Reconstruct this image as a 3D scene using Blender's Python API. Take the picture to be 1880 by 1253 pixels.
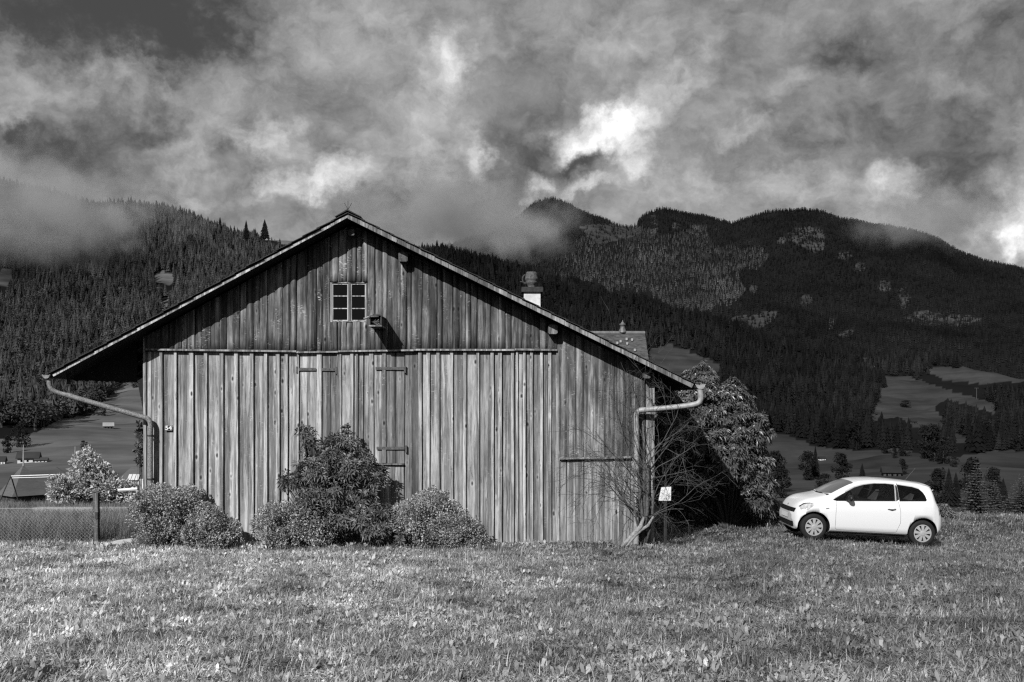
import bpy, bmesh, math, random
import numpy as np
from mathutils import Vector, Matrix, noise

for o in list(bpy.data.objects):
    bpy.data.objects.remove(o)
sc = bpy.context.scene
COL = sc.collection

# ------------------------------------------------------------------ camera
FPX = 1880 * 35.0 / 36.0          # focal length in photo pixels
EYE = 3.11                        # eye height above the barn's threshold
HOR = 735.0                       # photo row of the horizon
cd = bpy.data.cameras.new('camera')
cam = bpy.data.objects.new('camera', cd)
COL.objects.link(cam)
cam.location = (0, 0, EYE)
cam.rotation_euler = (math.radians(90), 0, 0)
cd.lens = 35
cd.sensor_width = 36
cd.sensor_fit = 'HORIZONTAL'
cd.shift_y = (HOR - 626.5) / 1880
cd.clip_start = 0.1
cd.clip_end = 20000
sc.camera = cam


def P(x, y, d):
    """world point standing d metres in front of the eye on the ray through photo pixel x, y"""
    return Vector(((x - 940) * d / FPX, d, EYE + (HOR - y) * d / FPX))


# ------------------------------------------------------------------ light
SUN_DIR = Vector((0.304, 0.60, -0.466)).normalized()
sl = bpy.data.lights.new('sun', 'SUN')
sl.energy = 5.0
sl.angle = math.radians(0.5)
sl.color = (1, 1, 1)
sun = bpy.data.objects.new('sun', sl)
COL.objects.link(sun)
sun.rotation_euler = SUN_DIR.to_track_quat('-Z', 'Y').to_euler()
sun.location = (-40, -80, 60)

vs = sc.view_settings
vs.view_transform = 'Standard'
vs.look = 'None'
vs.exposure = 0.0
vs.gamma = 1.0
vs.use_curve_mapping = False


class NT:
    """small helper for building node trees"""
    def __init__(self, tree):
        self.t = tree
        tree.nodes.clear()

    def n(self, kind, **kw):
        nd = self.t.nodes.new(kind)
        for k, v in kw.items():
            setattr(nd, k, v)
        return nd

    def put(self, sock, v):
        if isinstance(v, bpy.types.NodeSocket):
            self.t.links.new(v, sock)
        else:
            sock.default_value = v

    def math(self, op, a, b=None, c=None, clamp=False):
        nd = self.n('ShaderNodeMath', operation=op)
        nd.use_clamp = clamp
        self.put(nd.inputs[0], a)
        if b is not None:
            self.put(nd.inputs[1], b)
        if c is not None:
            self.put(nd.inputs[2], c)
        return nd.outputs[0]

    def vmath(self, op, a, b=None, scale=None):
        nd = self.n('ShaderNodeVectorMath', operation=op)
        self.put(nd.inputs[0], a)
        if b is not None:
            self.put(nd.inputs[1], b)
        if scale is not None:
            self.put(nd.inputs['Scale'], scale)
        return nd.outputs['Value'] if op in ('LENGTH', 'DOT_PRODUCT', 'DISTANCE') else nd.outputs[0]

    def noise(self, vec, scale, detail=4, rough=0.5, color=False, lac=2.0):
        nd = self.n('ShaderNodeTexNoise')
        self.put(nd.inputs['Vector'], vec)
        self.put(nd.inputs['Scale'], scale)
        self.put(nd.inputs['Detail'], detail)
        self.put(nd.inputs['Roughness'], rough)
        self.put(nd.inputs['Lacunarity'], lac)
        return nd.outputs['Color'] if color else nd.outputs['Fac']

    def rng(self, v, a, b, c=0.0, d=1.0, smooth=False):
        nd = self.n('ShaderNodeMapRange')
        nd.interpolation_type = 'SMOOTHSTEP' if smooth else 'LINEAR'
        self.put(nd.inputs[0], v)
        for i, q in enumerate((a, b, c, d)):
            self.put(nd.inputs[i + 1], q)
        return nd.outputs[0]

    def mixf(self, f, a, b):
        nd = self.n('ShaderNodeMix', data_type='FLOAT')
        self.put(nd.inputs[0], f)
        self.put(nd.inputs[2], a)
        self.put(nd.inputs[3], b)
        return nd.outputs[0]

    def grey(self, v):
        nd = self.n('ShaderNodeCombineColor')
        for i in range(3):
            self.put(nd.inputs[i], v)
        return nd.outputs[0]


# ------------------------------------------------------------------ sky (greys: the place is seen in black and white)
w = bpy.data.worlds.new('World')
sc.world = w
w.use_nodes = True
N = NT(w.node_tree)
tc = N.n('ShaderNodeTexCoord')
DIRV = tc.outputs['Generated']
sky = N.n('ShaderNodeTexSky')
sky.sky_type = 'NISHITA'
sky.sun_disc = False
sky.sun_elevation = math.asin(-SUN_DIR.z)
sky.sun_rotation = math.atan2(-SUN_DIR.x, -SUN_DIR.y)
skybw = N.n('ShaderNodeRGBToBW')
w.node_tree.links.new(sky.outputs[0], skybw.inputs[0])
# (photo x, photo y, half width, half height, how much brighter) of the larger cloud masses in view
CLOUDS = [
    (30, -10, 330, 120, -0.16), (330, -10, 190, 120, -0.15), (120, 60, 260, 70, -0.05),
    (60, 150, 190, 45, 0.07), (420, 150, 170, 60, 0.05), (250, 165, 120, 40, 0.06),
    (50, 265, 130, 50, -0.11), (240, 235, 120, 55, -0.11), (150, 320, 160, 50, -0.08), (300, 200, 80, 35, -0.05),
    (10, 215, 40, 22, 0.16), (300, 300, 70, 40, 0.10), (380, 285, 70, 40, 0.05), (490, 255, 55, 32, 0.22), (600, 310, 80, 36, 0.30), (540, 330, 80, 28, 0.20), (330, 270, 60, 25, 0.08), (370, 330, 60, 25, 0.10),
    (590, 205, 80, 45, -0.07), (420, 230, 120, 40, 0.06), (700, 250, 120, 70, 0.06), (760, 100, 80, 60, 0.05), (1000, 60, 200, 60, 0.05), (1250, 330, 120, 40, 0.10), (1180, 200, 120, 60, 0.08), (450, 310, 70, 30, -0.08), (640, 60, 110, 80, 0.06), (530, 30, 60, 50, 0.06),
    (850, 110, 36, 60, 0.30), (800, 160, 40, 40, 0.15), (780, 290, 60, 40, 0.14), (875, 290, 26, 50, 0.26), (810, 230, 60, 60, 0.07),
    (960, 200, 80, 150, -0.07), (970, 330, 60, 90, -0.05), (1080, 235, 65, 38, 0.42), (1150, 225, 62, 44, 0.42), (1170, 285, 45, 40, 0.36), (1000, 340, 34, 24, 0.42),
    (1095, 345, 45, 18, 0.30), (1085, 290, 45, 24, -0.16), (1230, 160, 55, 50, 0.14), (1150, 60, 120, 60, 0.04), (1380, 240, 60, 25, 0.13),
    (1550, 85, 90, 45, -0.11), (1380, 100, 60, 60, -0.06), (1300, 20, 60, 40, -0.05), (1700, 150, 150, 90, -0.03), (1480, 120, 60, 35, 0.06), (1490, 345, 190, 40, 0.13),
    (1640, 345, 70, 40, 0.20), (1770, 330, 70, 90, -0.13), (1690, 270, 80, 60, -0.05), (1745, 170, 60, 25, 0.08), (1875, 420, 80, 110, 0.34), (1830, 455, 40, 30, 0.3), (1640, 210, 120, 50, -0.04),
    (860, 425, 150, 40, -0.10), (1880, 60, 120, 60, -0.06), (1800, 20, 120, 50, 0.04), (1890, 250, 60, 40, 0.1),
]
warp = N.noise(DIRV, 13.0, 7, 0.62, color=True)
wv = N.vmath('SUBTRACT', warp, (0.5, 0.5, 0.5))
DW = N.vmath('ADD', DIRV, N.vmath('SCALE', wv, scale=0.13))
acc = None
for (cx, cy, sx, sy, amp) in CLOUDS:
    c = Vector(((cx - 940) / FPX, 1.0, (HOR - cy) / FPX))
    L = c.length
    c.normalize()
    df = N.vmath('SUBTRACT', DW, tuple(c))
    df = N.vmath('MULTIPLY', df, (FPX * L / (sx * 1.5), 1.5, FPX * L / (sy * 1.5)))
    g = N.rng(N.vmath('LENGTH', df), 0.0, 1.0, amp * 1.15, 0.0, smooth=True)
    acc = g if acc is None else N.math('ADD', acc, g)
DS = N.vmath('MULTIPLY', DIRV, (1.0, 1.0, 1.35))
wv2 = N.vmath('ADD', DS, N.vmath('SCALE', wv, scale=0.06))
f1 = N.noise(wv2, 6.5, 10, 0.60)
f2 = N.noise(wv2, 21.0, 9, 0.66)
f3 = N.noise(DIRV, 2.2, 3, 0.5)
cl = N.math('MULTIPLY_ADD', N.math('SUBTRACT', f1, 0.5), 0.38, 0.298)
cl = N.math('MULTIPLY_ADD', N.math('SUBTRACT', f2, 0.5), 0.36, cl)
cl = N.math('MULTIPLY_ADD', N.math('SUBTRACT', f3, 0.5), 0.04, cl)
# billows: rounded heads parted by darker creases
f4 = N.noise(N.vmath('ADD', DS, N.vmath('SCALE', wv, scale=0.03)), 12.0, 8, 0.62)
bil = N.math('ABSOLUTE', N.math('SUBTRACT', f4, 0.5))
cl = N.math('MULTIPLY_ADD', N.math('SUBTRACT', bil, 0.09), 0.55, cl)
f5 = N.noise(wv2, 48.0, 6, 0.62)
cl = N.math('MULTIPLY_ADD', N.math('SUBTRACT', f5, 0.5), 0.20, cl)
cl = N.math('ADD', cl, N.math('MULTIPLY', acc, N.rng(f2, 0.32, 0.66, 0.45, 1.5)))
cl = N.math('SMOOTH_MAX', cl, 0.075, 0.09)
# thin cloud lets the darker clear sky through
cover = N.rng(cl, 0.05, 0.14, 0.75, 1.0)
cc = N.mixf(cover, N.math('MULTIPLY', skybw.outputs[0], 0.02), cl)
bg = N.n('ShaderNodeBackground')
N.put(bg.inputs[0], N.grey(N.math('MULTIPLY', cc, 10.0)))
bg.inputs[1].default_value = 0.1
out = N.n('ShaderNodeOutputWorld')
w.node_tree.links.new(bg.outputs[0], out.inputs[0])
w.cycles.sampling_method = 'MANUAL'
w.cycles.sample_map_resolution = 512

sc.render.engine = 'CYCLES'
sc.cycles.max_bounces = 6
sc.cycles.diffuse_bounces = 0
sc.cycles.glossy_bounces = 2
sc.cycles.transmission_bounces = 3
sc.cycles.transparent_max_bounces = 8
sc.cycles.volume_bounces = 0
sc.cycles.volume_step_rate = 0.6
sc.cycles.caustics_reflective = False
sc.cycles.caustics_refractive = False
sc.cycles.use_denoising = False
sc.cycles.filter_width = 1.3


# ------------------------------------------------------------------ helpers
def label(o, text, cat, group=None):
    o['label'] = text
    o['category'] = cat
    if group:
        o['group'] = group
    return o


def empty(name, loc=(0, 0, 0), rz=0.0):
    o = bpy.data.objects.new(name, None)
    COL.objects.link(o)
    o.location = loc
    o.rotation_euler = (0, 0, rz)
    o.empty_display_size = 0.2
    return o


class MB:
    """collects vertices and faces; build() links them as one mesh object"""
    def __init__(self):
        self.v = []
        self.f = []
        self.m = []

    def add(self, vs_, fs, mi=0):
        b = len(self.v)
        self.v.extend([tuple(p) for p in vs_])
        for f in fs:
            self.f.append(tuple(i + b for i in f))
            self.m.append(mi)

    def box(self, x0, x1, y0, y1, z0, z1, mi=0):
        self.add([(x0, y0, z0), (x1, y0, z0), (x1, y1, z0), (x0, y1, z0),
                  (x0, y0, z1), (x1, y0, z1), (x1, y1, z1), (x0, y1, z1)],
                 [(0, 3, 2, 1), (4, 5, 6, 7), (0, 1, 5, 4), (1, 2, 6, 5), (2, 3, 7, 6), (3, 0, 4, 7)], mi)

    def prism(self, poly, y0, y1, mi=0):
        """polygon of (x, z) pushed from y0 to y1"""
        n = len(poly)
        vs_ = [(p[0], y0, p[1]) for p in poly] + [(p[0], y1, p[1]) for p in poly]
        fs = [tuple(range(n)), tuple(range(2 * n - 1, n - 1, -1))]
        for i in range(n):
            j = (i + 1) % n
            fs.append((i, i + n, j + n, j))
        self.add(vs_, fs, mi)

    def tube(self, pts, r, n=8, mi=0, caps=True):
        pts = [Vector(p) for p in pts]
        if not hasattr(r, '__len__'):
            r = [r] * len(pts)
        rings = []
        t0 = (pts[1] - pts[0]).normalized()
        up = Vector((0, 0, 1)) if abs(t0.z) < 0.9 else Vector((1, 0, 0))
        a = t0.cross(up).normalized()
        for i, p in enumerate(pts):
            if i == 0:
                t = pts[1] - pts[0]
            elif i == len(pts) - 1:
                t = pts[-1] - pts[-2]
            else:
                t = pts[i + 1] - pts[i - 1]
            t.normalize()
            a = (a - t * a.dot(t))
            if a.length < 1e-5:
                a = t.orthogonal()
            a.normalize()
            b = t.cross(a)
            rings.append([p + (a * math.cos(k * 2 * math.pi / n) + b * math.sin(k * 2 * math.pi / n)) * r[i] for k in range(n)])
        vs_ = [q for rg in rings for q in rg]
        fs = []
        for i in range(len(pts) - 1):
            for k in range(n):
                k2 = (k + 1) % n
                fs.append((i * n + k, i * n + k2, (i + 1) * n + k2, (i + 1) * n + k))
        if caps:
            fs.append(tuple(range(n - 1, -1, -1)))
            fs.append(tuple((len(pts) - 1) * n + k for k in range(n)))
        self.add(vs_, fs, mi)

    def lathe(self, prof, c, axis='z', n=20, mi=0):
        """profile of (radius, height) about a vertical or y axis through c"""
        vs_, fs = [], []
        for (r, h) in prof:
            for k in range(n):
                a = 2 * math.pi * k / n
                if axis == 'z':
                    vs_.append((c[0] + r * math.cos(a), c[1] + r * math.sin(a), c[2] + h))
                else:
                    vs_.append((c[0] + r * math.cos(a), c[1] + h, c[2] + r * math.sin(a)))
        for i in range(len(prof) - 1):
            for k in range(n):
                k2 = (k + 1) % n
                q = (i * n + k, i * n + k2, (i + 1) * n + k2, (i + 1) * n + k)
                fs.append(q if axis == 'z' else q[::-1])
        self.add(vs_, fs, mi)

    def build(self, name, mat, parent=None, smooth=False, tone=None):
        me = bpy.data.meshes.new(name)
        me.from_pydata(self.v, [], self.f)
        mats = mat if isinstance(mat, (list, tuple)) else [mat]
        for m in mats:
            me.materials.append(m)
        if len(mats) > 1:
            me.polygons.foreach_set('material_index', self.m)
        if smooth:
            me.polygons.foreach_set('use_smooth', [True] * len(me.polygons))
        me.update()
        o = bpy.data.objects.new(name, me)
        COL.objects.link(o)
        if parent is not None:
            o.parent = parent
            o.matrix_parent_inverse = wmat(parent).inverted()
        if tone is not None:
            o.color = (tone, tone, tone, 1)
        return o


def wmat(o):
    m = o.matrix_basis.copy()
    p = o.parent
    if p is not None:
        m = wmat(p) @ o.matrix_parent_inverse @ m
    return m


def mat(name, base=0.3, rough=0.8, spec=0.3, metal=0.0, var=0.0, vscale=4.0, bump=0.0, bscale=40.0, tone=False, coat=0.0, stretch=(1, 1, 1)):
    """a plain surface with uneven colour and fine relief"""
    m = bpy.data.materials.new(name)
    m.use_nodes = True
    n = NT(m.node_tree)
    b = n.n('ShaderNodeBsdfPrincipled')
    o = n.n('ShaderNodeOutputMaterial')
    m.node_tree.links.new(b.outputs[0], o.inputs[0])
    geo = n.n('ShaderNodeNewGeometry')
    pos = n.vmath('MULTIPLY', geo.outputs['Position'], stretch)
    v = base
    if var:
        f = n.noise(pos, vscale, 6, 0.6)
        v = n.math('MULTIPLY', n.rng(f, 0.25, 0.75, 1 - var, 1 + var), base)
    if tone:
        oi = n.n('ShaderNodeObjectInfo')
        sep = n.n('ShaderNodeSeparateColor')
        m.node_tree.links.new(oi.outputs['Color'], sep.inputs[0])
        v = n.math('MULTIPLY', v, sep.outputs[0])
    n.put(b.inputs['Base Color'], n.grey(v))
    b.inputs['Roughness'].default_value = rough
    b.inputs['Specular IOR Level'].default_value = spec
    b.inputs['Metallic'].default_value = metal
    b.inputs['Coat Weight'].default_value = coat
    b.inputs['Coat Roughness'].default_value = 0.05
    if bump:
        bp = n.n('ShaderNodeBump')
        bp.inputs['Strength'].default_value = bump
        bp.inputs['Distance'].default_value = 0.02
        n.put(bp.inputs['Height'], n.noise(pos, bscale, 5, 0.65))
        m.node_tree.links.new(bp.outputs[0], b.inputs['Normal'])
    return m


def wood_mat(name, base=0.22, dark=0.35, stain=0.5, knots=1.0, blotch=0.5, scuffs=0.7):
    """weathered boards: grain, streaks, knots and pale scuffs; object colour sets each board's tone"""
    m = bpy.data.materials.new(name)
    m.use_nodes = True
    n = NT(m.node_tree)
    b = n.n('ShaderNodeBsdfPrincipled')
    o = n.n('ShaderNodeOutputMaterial')
    m.node_tree.links.new(b.outputs[0], o.inputs[0])
    geo = n.n('ShaderNodeNewGeometry')
    oi = n.n('ShaderNodeObjectInfo')
    off = n.math('MULTIPLY', oi.outputs['Random'], 37.0)
    cx = n.n('ShaderNodeCombineXYZ')
    n.put(cx.inputs[0], off)
    n.put(cx.inputs[1], n.math('MULTIPLY', off, 0.7))
    n.put(cx.inputs[2], n.math('MULTIPLY', off, 1.7))
    pos = n.vmath('ADD', geo.outputs['Position'], cx.outputs[0])
    wob = n.noise(n.vmath('MULTIPLY', pos, (5, 5, 1.2)), 1.0, 3, 0.5, color=True)
    posw = n.vmath('ADD', pos, n.vmath('SCALE', n.vmath('SUBTRACT', wob, (0.5, 0.5, 0.5)), scale=0.05))
    grain = n.noise(n.vmath('MULTIPLY', posw, (75, 75, 1.6)), 1.0, 5, 0.7)
    fine = n.noise(n.vmath('MULTIPLY', posw, (190, 190, 5)), 1.0, 3, 0.6)
    streak = n.noise(n.vmath('MULTIPLY', posw, (9, 9, 0.45)), 1.0, 5, 0.62)
    blot = n.noise(n.vmath('MULTIPLY', pos, (3.0, 3.0, 0.9)), 1.0, 6, 0.65)
    v = n.rng(grain, 0.30, 0.70, 0.50, 1.42)
    v = n.math('MULTIPLY', v, n.rng(fine, 0.3, 0.7, 0.86, 1.14))
    v = n.math('MULTIPLY', v, n.rng(streak, 0.30, 0.70, 1 - stain, 1 + stain * 0.85))
    v = n.math('MULTIPLY', v, n.rng(blot, 0.32, 0.68, 1 - blotch, 1 + blotch * 0.8))
    # heartwood bands with fairly sharp edges
    band = n.noise(n.vmath('MULTIPLY', posw, (12, 12, 0.22)), 1.0, 3, 0.55)
    v = n.math('MULTIPLY', v, n.rng(band, 0.475, 0.53, 1.16, 0.58, smooth=True))
    # knots
    vo = n.n('ShaderNodeTexVoronoi')
    vo.feature = 'F1'
    n.put(vo.inputs['Vector'], n.vmath('MULTIPLY', pos, (7.0, 0.0, 3.4)))
    vo.inputs['Scale'].default_value = 1.0
    ksel = n.n('ShaderNodeSeparateColor')
    m.node_tree.links.new(vo.outputs['Color'], ksel.inputs[0])
    kd = n.math('DIVIDE', n.math('ADD', vo.outputs['Distance'], n.math('MULTIPLY', n.math('SUBTRACT', fine, 0.5), 0.12)), n.rng(ksel.outputs[1], 0.0, 1.0, 0.45, 1.35))
    dk = n.rng(kd, 0.06, 0.18, 0.10, 1.0, smooth=True)
    ring = n.rng(kd, 0.16, 0.32, 1.4, 1.0, smooth=True)
    sel = n.n('ShaderNodeSeparateColor')
    m.node_tree.links.new(vo.outputs['Color'], sel.inputs[0])
    on = n.math('MULTIPLY', n.math('GREATER_THAN', sel.outputs[0], 0.45), knots)
    v = n.math('MULTIPLY', v, n.mixf(on, 1.0, n.math('MULTIPLY', dk, ring)))
    # long drying cracks
    crack = n.noise(n.vmath('MULTIPLY', posw, (34, 34, 0.55)), 1.0, 2, 0.5)
    ck = n.math('ABSOLUTE', n.math('SUBTRACT', crack, 0.5))
    ckm = n.rng(ck, 0.004, 0.016, 0.35, 1.0)
    gate = n.rng(n.noise(n.vmath('MULTIPLY', pos, (4, 4, 0.8)), 1.0, 2, 0.5), 0.50, 0.58)
    v = n.math('MULTIPLY', v, n.mixf(gate, 1.0, ckm))
    # pale scuffs running across the grain
    sc1 = n.noise(n.vmath('MULTIPLY', posw, (16, 16, 60)), 1.0, 3, 0.6)
    sg = n.rng(n.noise(n.vmath('MULTIPLY', pos, (5, 5, 2.2)), 1.0, 3, 0.5), 0.54, 0.64)
    scuff = n.math('MULTIPLY', n.rng(sc1, 0.56, 0.66), sg)
    v = n.math('MULTIPLY', v, base)
    v = n.mixf(n.math('MULTIPLY', scuff, scuffs * 0.8), v, 0.48)
    sep = n.n('ShaderNodeSeparateColor')
    m.node_tree.links.new(oi.outputs['Color'], sep.inputs[0])
    v = n.math('MULTIPLY', v, sep.outputs[0])
    v = n.math('MINIMUM', n.math('MAXIMUM', v, 0.012), 0.6)
    n.put(b.inputs['Base Color'], n.grey(v))
    b.inputs['Roughness'].default_value = 0.78
    b.inputs['Specular IOR Level'].default_value = 0.25
    bp = n.n('ShaderNodeBump')
    bp.inputs['Strength'].default_value = 0.55
    bp.inputs['Distance'].default_value = 0.012
    h = n.math('ADD', grain, n.math('MULTIPLY', n.math('MULTIPLY', ckm, gate), 0.4))
    h = n.math('ADD', h, n.math('MULTIPLY', streak, 0.8))
    n.put(bp.inputs['Height'], h)
    m.node_tree.links.new(bp.outputs[0], b.inputs['Normal'])
    return m


def leaf_mat(name, base=0.08, trans=0.35, rough=0.45, spec=0.4, var=0.5, rnd=False, vscale=3.0, patch=0.0, pscale=0.5, sward=False):
    m = bpy.data.materials.new(name)
    m.use_nodes = True
    n = NT(m.node_tree)
    b = n.n('ShaderNodeBsdfPrincipled')
    tr = n.n('ShaderNodeBsdfTranslucent')
    mx = n.n('ShaderNodeMixShader')
    o = n.n('ShaderNodeOutputMaterial')
    geo = n.n('ShaderNodeNewGeometry')
    f = n.noise(geo.outputs['Position'], vscale, 3, 0.6)
    v = n.math('MULTIPLY', n.rng(f, 0.25, 0.75, 1 - var, 1 + var), base)
    if rnd:
        oi = n.n('ShaderNodeObjectInfo')
        v = n.math('MULTIPLY', v, n.rng(oi.outputs['Random'], 0, 1, 1 - var, 1 + var))
    else:
        v = n.math('MULTIPLY', v, n.rng(geo.outputs['Random Per Island'], 0, 1, 1 - var * 0.8, 1 + var * 0.8))
    if patch:
        g = n.noise(geo.outputs['Position'], pscale, 4, 0.6)
        v = n.math('MULTIPLY', v, n.rng(g, 0.3, 0.7, 1 - patch, 1 + patch))
    if sward:
        # sward paler at the left of the meadow, darker to the right
        sx_ = n.n('ShaderNodeSeparateXYZ')
        n.put(sx_.inputs[0], geo.outputs['Position'])
        wx_ = n.math('MULTIPLY_ADD', n.math('SUBTRACT', n.noise(geo.outputs['Position'], 0.25, 3, 0.6), 0.5), 4.0, sx_.outputs[0])
        v = n.math('MULTIPLY', v, n.rng(wx_, -7.0, 6.0, 1.22, 0.52, smooth=True))
    n.put(b.inputs['Base Color'], n.grey(v))
    b.inputs['Roughness'].default_value = rough
    b.inputs['Specular IOR Level'].default_value = spec
    n.put(tr.inputs[0], n.grey(n.math('MULTIPLY', v, 1.2)))
    mx.inputs[0].default_value = trans
    m.node_tree.links.new(b.outputs[0], mx.inputs[1])
    m.node_tree.links.new(tr.outputs[0], mx.inputs[2])
    m.node_tree.links.new(mx.outputs[0], o.inputs[0])
    return m


def glass_mat(name, base=0.01, rough=0.05):
    return mat(name, base, rough, 0.5)


R = random.Random(54)
M_WOOD_LOW = wood_mat('weathered pale boards', 0.335, stain=0.42, blotch=0.35)
M_WOOD_UP = wood_mat('weathered dark gable boards', 0.15, scuffs=1.0, stain=0.85, blotch=0.75)
M_WOOD_TRIM = wood_mat('weathered trim', 0.36, stain=0.25, knots=0.0)
M_WOOD_DARK = wood_mat('old dark timber', 0.045, stain=0.4)
M_BLACK = mat('unlit interior', 0.006, 0.95, 0.0)
M_IRON = mat('rusted iron', 0.05, 0.7, 0.3, var=0.5, vscale=30)
M_TILE = mat('aged roof tiles', 0.045, 0.85, 0.2, var=0.5, vscale=9, bump=0.4)
M_ZINC = mat('dull zinc', 0.30, 0.5, 0.5, metal=0.0, var=0.35, vscale=14, bump=0.15, bscale=30)
M_ZINC_OLD = mat('spotted old zinc', 0.20, 0.6, 0.4, var=0.8, vscale=38, bump=0.3, bscale=60)
M_GLASS = mat('dark window glass', 0.004, 0.08, 0.25)
M_PLASTER = mat('white plaster', 0.62, 0.9, 0.1, var=0.25, vscale=9, bump=0.2)
M_CONC = mat('concrete', 0.40, 0.9, 0.1, var=0.35, vscale=7, bump=0.25)
M_PAINTW = mat('white paint', 0.75, 0.5, 0.3, var=0.1, vscale=6)

# ------------------------------------------------------------------ instancing of uncountable stuff
def gn_scatter(name, pts, rots, scls, idxs, protos, lab=None, cat=None):
    """one object whose points carry copies of the small prototype meshes"""
    pc = bpy.data.collections.new(name + '_kinds')
    for k, p in enumerate(protos):
        p.name = '%s_kind_%02d' % (name, k)
        for c in list(p.users_collection):
            c.objects.unlink(p)
        pc.objects.link(p)
    me = bpy.data.meshes.new(name)
    n = len(pts)
    me.vertices.add(n)
    me.vertices.foreach_set('co', np.asarray(pts, dtype=np.float32).ravel())
    a = me.attributes.new('rot', 'FLOAT_VECTOR', 'POINT')
    a.data.foreach_set('vector', np.asarray(rots, dtype=np.float32).ravel())
    a = me.attributes.new('scl', 'FLOAT_VECTOR', 'POINT')
    a.data.foreach_set('vector', np.asarray(scls, dtype=np.float32).ravel())
    a = me.attributes.new('idx', 'INT', 'POINT')
    a.data.foreach_set('value', np.asarray(idxs, dtype=np.int32))
    o = bpy.data.objects.new(name, me)
    COL.objects.link(o)
    ng = bpy.data.node_groups.new(name + '_scatter', 'GeometryNodeTree')
    ng.interface.new_socket('Geometry', in_out='INPUT', socket_type='NodeSocketGeometry')
    ng.interface.new_socket('Geometry', in_out='OUTPUT', socket_type='NodeSocketGeometry')
    gi = ng.nodes.new('NodeGroupInput')
    go = ng.nodes.new('NodeGroupOutput')
    iop = ng.nodes.new('GeometryNodeInstanceOnPoints')
    ci = ng.nodes.new('GeometryNodeCollectionInfo')
    ci.inputs['Collection'].default_value = pc
    ci.inputs['Separate Children'].default_value = True
    ci.inputs['Reset Children'].default_value = True

    def attr(nm, t):
        nd = ng.nodes.new('GeometryNodeInputNamedAttribute')
        nd.data_type = t
        nd.inputs['Name'].default_value = nm
        return [s for s in nd.outputs if s.enabled and s.name == 'Attribute'][0]
    m2p = ng.nodes.new('GeometryNodeMeshToPoints')
    ng.links.new(gi.outputs[0], m2p.inputs[0])
    ng.links.new(m2p.outputs[0], iop.inputs['Points'])
    ng.links.new(ci.outputs[0], iop.inputs['Instance'])
    iop.inputs['Pick Instance'].default_value = True
    ng.links.new(attr('idx', 'INT'), iop.inputs['Instance Index'])
    ng.links.new(attr('rot', 'FLOAT_VECTOR'), iop.inputs['Rotation'])
    ng.links.new(attr('scl', 'FLOAT_VECTOR'), iop.inputs['Scale'])
    ng.links.new(iop.outputs[0], go.inputs[0])
    md = o.modifiers.new('scatter', 'NODES')
    md.node_group = ng
    o['kind'] = 'stuff'
    if lab:
        label(o, lab, cat)
    return o


# ------------------------------------------------------------------ ground near the barn
def sstep(a, b, v):
    t = min(1, max(0, (v - a) / (b - a)))
    return t * t * (3 - 2 * t)


def ground_z(x, y):
    z = 1.4 * (1 - min(y, 21) / 21.0) if y > 0 else 1.4 - y * 0.03
    e = max(0.0, y - 21)
    left = -0.05 * e - 0.001 * e * e
    right = -0.036 * e - 0.0045 * max(0, y - 28) ** 2
    k = sstep(-4, 3, x)
    z += left * (1 - k) + right * k
    z -= 0.06 * min(6, max(0, x - 6.4)) * sstep(15, 21, y) * (1 - sstep(24, 28, y))
    z += 0.025 * noise.noise(Vector((x * 0.35, y * 0.35, 0))) * (1 - sstep(60, 80, y)) * sstep(2, 6, abs(y - 21) + 3)
    return z


M_SOIL = mat('meadow soil', 0.045, 0.95, 0.05, var=0.5, vscale=6, bump=0.5, bscale=25)
gb = MB()
xs = np.concatenate([np.arange(-60, -20, 4), np.arange(-20, 20, 0.5), np.arange(20, 61, 4)])
ys = np.concatenate([np.arange(-30, 4, 3), np.arange(4, 40, 0.5), np.arange(40, 96, 4)])
vv = [(float(x), float(y), ground_z(float(x), float(y))) for y in ys for x in xs]
W_ = len(xs)
ff = [(j * W_ + i, j * W_ + i + 1, (j + 1) * W_ + i + 1, (j + 1) * W_ + i) for j in range(len(ys) - 1) for i in range(W_ - 1)]
gb.add(vv, ff)
ground = gb.build('ground', M_SOIL, smooth=True)
ground['kind'] = 'structure'


# ------------------------------------------------------------------ valley and mountains
def inpoly_np(x, y, poly):
    c = np.zeros(np.shape(x), bool)
    j = len(poly) - 1
    for i in range(len(poly)):
        xi, yi = poly[i]
        xj, yj = poly[j]
        if yi != yj:
            c ^= ((yi > y) != (yj > y)) & (x < (xj - xi) * (y - yi) / (yj - yi) + xi)
        j = i
    return c


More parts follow.
